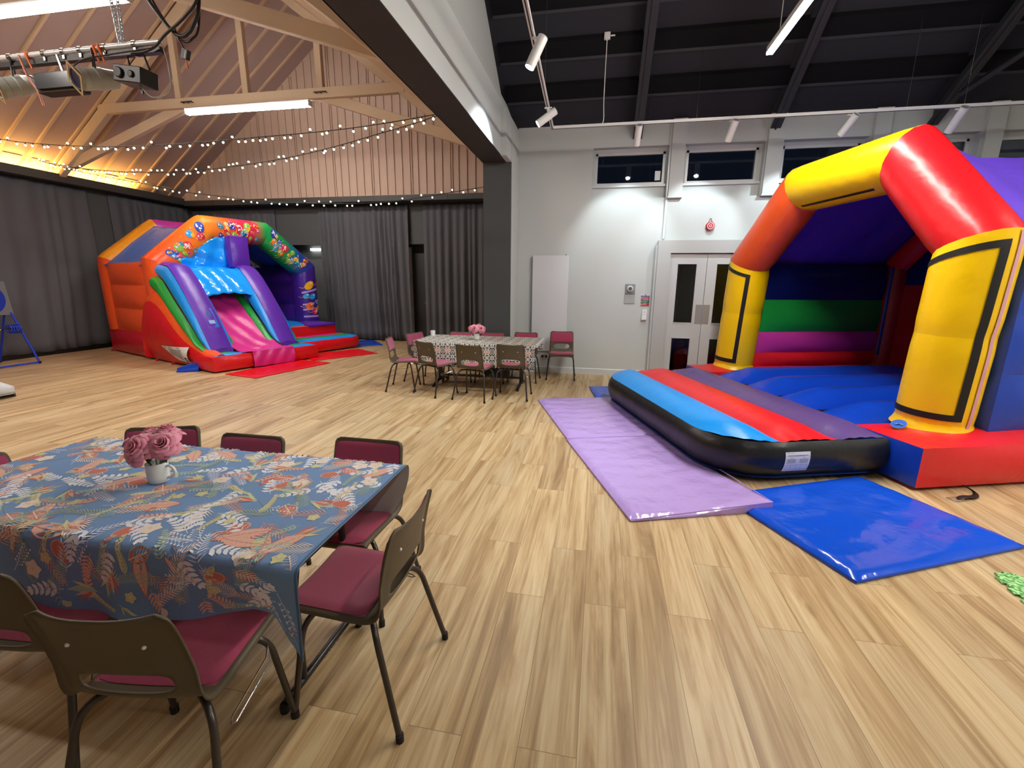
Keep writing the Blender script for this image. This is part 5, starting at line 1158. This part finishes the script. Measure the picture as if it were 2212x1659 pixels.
# ================================================================== WALL THINGS, RIGHT HALL
m_ = MB(); m_.box(-1.168, -.552, 7.93, 7.965, .40, 2.04, mat('radiator_white', '#d7dae0', .4)); o = m_.build('wall_panel', None, 0, bevel=.006); tag(o, 'tall flat white panel radiator on the wall beside the pillar', 'radiator')
m_ = MB(); m_.box(-1.0, -.9, 7.965, 7.999, .6, 1.9, M_gloss); m_.box(-.8, -.7, 7.965, 7.999, .6, 1.9, M_gloss); m_.cyl((-.6, 7.95, 2.04), (-.6, 7.95, 2.06), .012, M_chrome, 8); m_.build('bracket', o, 0)
root = thing('call_point', 'grey and white round thermostat under a clear cover on the white wall', 'thermostat', (.49, 7.999, 1.42))
m_ = MB(); m_.box(-.082, .082, -.02, 0, -.01, .165, mat('call_plate', '#9da0a6', .3, .4)); m_.build('plate', root, 0, bevel=.01)
m_ = MB(); m_.lathe([(.05, 0), (.05, -.03), (.035, -.038), (.033, -.03), (.03, -.03)], (0, -.02, .08), M_gloss, 24, axis=1); m_.build('dial', root, 40)
m_ = MB(); m_.lathe([(.03, 0), (.028, -.012)], (0, -.045, .08), mat('dial_grey', '#5d6064', .4), 20, axis=1); m_.build('dial_centre', root, 40)
m_ = MB(); m_.box(-.085, .085, -.012, -.002, -.165, -.012, mat('clear_cover', '#a8aaa9', .25)); m_.build('cover', root, 0, bevel=.012)
root = thing('fire_notice', 'small blue, red and green fire action notice by the door surround', 'sign', (.747, 7.996, 1.318)); RB, GB, BB = mat('sign_red', '#bd141e', .5), mat('sign_green', '#0e5a34', .5), mat('sign_blue', '#1c3f9e', .5)
m_ = MB(); m_.box(-.072, .072, -.004, 0, -.1, .1, M_gloss); m_.build('board', root, 0)
m_ = MB(); m_.box(-.068, .068, -.0055, -.004, .052, .072, BB); m_.box(-.068, .068, -.0055, -.004, .006, .048, RB); m_.box(-.068, .068, -.0055, -.004, -.052, .002, GB); m_.box(-.068, .068, -.0055, -.004, -.096, -.056, RB); m_.box(-.008, .008, -.0055, -.004, .078, .094, BB)
m_.text('FIRE ACTION', .018, M_gloss, (0, -.0065, .062), (1, 0, 0), (0, 0, 1))
for zz in (.036, .024, .012, -.01, -.022, -.034, -.046, -.068, -.08): m_.box(-.035, .05 if zz > -.03 else .03, -.0065, -.0055, zz-.002, zz+.002, M_gloss)
for zz in (.03, -.025, -.075): m_.lathe([(.010, 0), (.010, -.001)], (-.052, -.0055, zz), M_gloss, 12, axis=1)
m_.build('print', root, 0)
m_ = MB(); m_.box(.712, .792, 7.98, 7.999, 1.075, 1.16, M_lampwhite); m_.box(.74, .76, 7.976, 7.98, 1.11, 1.125, M_gran); tag(m_.build('light_switch', None, 0, bevel=.004), 'white light switch just below the fire notice', 'switch')
m_ = MB(); m_.box(.705, .785, 7.95, 7.999, .985, 1.068, M_lampwhite); tag(m_.build('control_box', None, 0, bevel=.006), 'deeper white control box under the light switch', 'control box')
root = thing('fire_bell', 'round red and white alarm sounder above the double doors', 'alarm', (1.655, 8.0, 2.484))
m_ = MB(); m_.lathe([(.066, 0), (.066, -.05), (.05, -.065)], (0, 0, 0), RB, 28, axis=1); m_.build('body', root, 30)
m_ = MB(); m_.lathe([(.052, -.066), (.052, -.069), (.042, -.069), (.042, -.066)], (0, 0, 0), M_gloss, 28, axis=1, cap=False); m_.lathe([(.022, -.066), (.022, -.071), (.014, -.071), (.014, -.066)], (0, 0, 0), M_gloss, 20, axis=1, cap=False); m_.build('rings', root, 0)
m_ = MB(); m_.tube([(-.03, -.02, .06), (-.005, -.015, .12), (.005, -.015, .12), (.03, -.02, .06)], .004, M_chrome, 6); m_.build('hook', root, 40)
root = thing('power_socket', 'white double socket with black plugs low on the wall behind the lone chair', 'socket', (-.93, 7.999, .30))
m_ = MB(); m_.box(-.073, .073, -.012, 0, -.043, .043, M_lampwhite); m_.build('plate', root, 0, bevel=.003)
for x in (-.035, .035): m_ = MB(); m_.box(x-.02, x+.02, -.05, -.012, -.025, .02, M_lampblk); m_.build('plug', root, 0, bevel=.006)
m_ = MB(); m_.box(-.9, -.82, 7.95, 7.998, .0, .12, M_gloss); tag(m_.build('pipe_box', None, 0), 'small white boxed pipe at the foot of the wall by the lone chair', 'pipe box')

# ================================================================== RING TOSS GAME (left edge)
M_bt = mat('blue_pipe', '#1238c8', .35); M_felt = mat('grey_felt', '#6a6c6f', .95, bump=('noise', 120, .4, .003)); M_bf = mat('blue_felt', '#0b2a9a', .9); M_wf = mat('white_felt', '#dcdfe8', .9); M_pf = mat('pink_felt', '#d88a98', .9)
root = thing('ring_target_game', 'round blue and white target board on a blue tube stand', 'target game', (-10.45, 6.2, 0))
m_ = MB(); m_.T = Matrix.Rotation(radians(-6), 4, 'Y'); m_.box(-.14, -.11, -.34, .34, .94, 1.54, M_felt)
def disc(m_, r, x, mt): m_.lathe([(r, x), (r, x+.003)], (0, 0, 1.24), mt, 40, axis=0)
brd = m_.build('board', root, 0)
for r, x, mt, nm in ((.285, -.110, M_bf, 'blue_ring'), (.17, -.106, M_wf, 'white_ring'), (.06, -.102, M_pf, 'bullseye')): m_ = MB(); m_.T = Matrix.Rotation(radians(-6), 4, 'Y'); disc(m_, r, x, mt); m_.build(nm, brd, 0)
for s in (-1, 1):
    m_ = MB(); m_.tube([(-.21, s*.30, .96), (.05, s*.40, .03)], .017, M_bt, 8); m_.build('leg', root, 50); m_ = MB(); m_.tube([(-.23, s*.22, .96), (-.75, s*.30, .03)], .017, M_bt, 8); m_.build('leg', root, 50)
    for x in (.05, -.75): m_ = MB(); m_.sphere((x, s*(.40 if x > 0 else .30), .028), .028, M_dark, 6); m_.build('corner_joint', root)
m_ = MB(); m_.tube([(.05, -.4, .03), (.05, .4, .03)], .015, M_bt, 8); m_.build('foot_bar', root, 50); m_ = MB(); m_.tube([(-.75, -.3, .03), (-.75, .3, .03)], .015, M_bt, 8); m_.build('foot_bar', root, 50)
m_ = MB(); m_.tube([(-.13, -.34, .68), (-.13, .34, .68)], .012, M_dark, 8); m_.tube([(-.13, -.02, .68), (-.02, -.02, .68)], .01, M_gloss, 8); m_.build('ring_bar', root, 50)
def rings(y0, n, mt, lab):
    for k in range(n):
        m_ = MB(); m_.tube([(.05+.075*cos(t), 0, .075*sin(t)) for t in [j*pi/10 for j in range(20)]], .009, mt, 6, closed=True); o = m_.build('toss_ring', None, 60); o.location = (-10.63, y0+k*.035, .668); tag(o, lab, 'ring', 'throwing rings hung under the target')
rings(6.37, 5, M_bt, 'blue plastic throwing ring hanging in the row of blue rings under the target'); rings(6.10, 3, mat('red_plastic', '#e03848', .4), 'red plastic throwing ring hanging in the row of red rings under the target')

# ride on toy nose, left edge
root = thing('ride_on_toy', 'pale grey toy with a pointed nose at the left frame edge', 'toy', (-8.0, 4.28, 0), radians(60))
m_ = MB(); prf = [(-.5, .22, .17), (-.2, .23, .25), (.05, .21, .27), (.22, .15, .20), (.34, .07, .12), (.38, .01, .09)]
def toy(u, v):
    k = u*(len(prf)-1); i = min(len(prf)-2, int(k)); t = k-i; x, w_, h = [prf[i][q]*(1-t)+prf[i+1][q]*t for q in range(3)]; a = pi*v; return (x, w_*cos(a), .05+h*abs(sin(a))**.55)
m_.grid(toy, 30, 20, mat('pale_plastic', '#c9cdd2', .35), flip=False); m_.build('body', root, 60, solid=.004)
m_ = MB(); m_.grid(lambda u, v: (toy(u, v)[0], toy(u, v)[1]*1.02, .012+.05*(1)) if False else (toy(u, 0 if v < .5 else 1)[0], toy(u, 0 if v < .5 else 1)[1]*1.03, .0+.07*((v*2) % 1.001 if v < 1 else 1)), 30, 2, mat('grey_plastic', '#7d828a', .4)); m_.build('lower_trim', root, 60, solid=.006)
m_ = MB(); m_.sphere((.16, -.13, .22), .022, M_dark, 6); m_.build('button', root); m_ = MB(); m_.sphere((.08, -.17, .24), .03, M_orange, 6); m_.build('sticker', root)

# green jigsaw floor tile, right edge
M_gt = mat('grass_foam', '#7cc06c', .8); Ng, Lg, Bg = nodes(M_gt)
tcn = Ng.new('ShaderNodeTexCoord'); no_ = Ng.new('ShaderNodeTexNoise'); no_.inputs['Scale'].default_value = 60; no_.inputs['Detail'].default_value = 3; Lg.new(tcn.outputs['Object'], no_.inputs['Vector']); cr_ = Ng.new('ShaderNodeValToRGB'); Lg.new(no_.outputs['Fac'], cr_.inputs[0])
cr_.color_ramp.elements[0].position = .42; cr_.color_ramp.elements[0].color = lin('#3f8a43'); cr_.color_ramp.elements[1].position = .58; cr_.color_ramp.elements[1].color = lin('#a9dc96'); Lg.new(cr_.outputs[0], Bg.inputs['Base Color'])
def edge(n, L_, d):
    o_ = []
    for k in range(n):
        a = L_*k/n; w_ = L_/n
        if k % 2: o_ += [(a+.0*w_, 0), (a-.12*w_, d), (a+1.12*w_, d), (a+w_, 0)]
        else: o_ += [(a, 0), (a+w_, 0)]
    return o_
TL = .45; e_ = edge(9, TL, -.02); poly = [(x, y) for x, y in e_]+[(TL-y, x) for x, y in e_][1:]+[(TL-x, TL-y) for x, y in e_][1:]+[(y, TL-x) for x, y in e_][1:-1]
m_ = MB(); m_.prism(poly, .004, .012, 2, M_gt); m_.prism([(x*.998+.0005, y*.998) for x, y in poly], 0, .004, 2, mat('grey_foam', '#6b6d6c', .8))
o = m_.build('foam_tile', None, 0); o.location = (2.22, 2.30, 0); o.rotation_euler = (0, 0, radians(-8)); tag(o, 'green grass printed jigsaw foam tile on the floor at the right frame edge', 'floor tile')
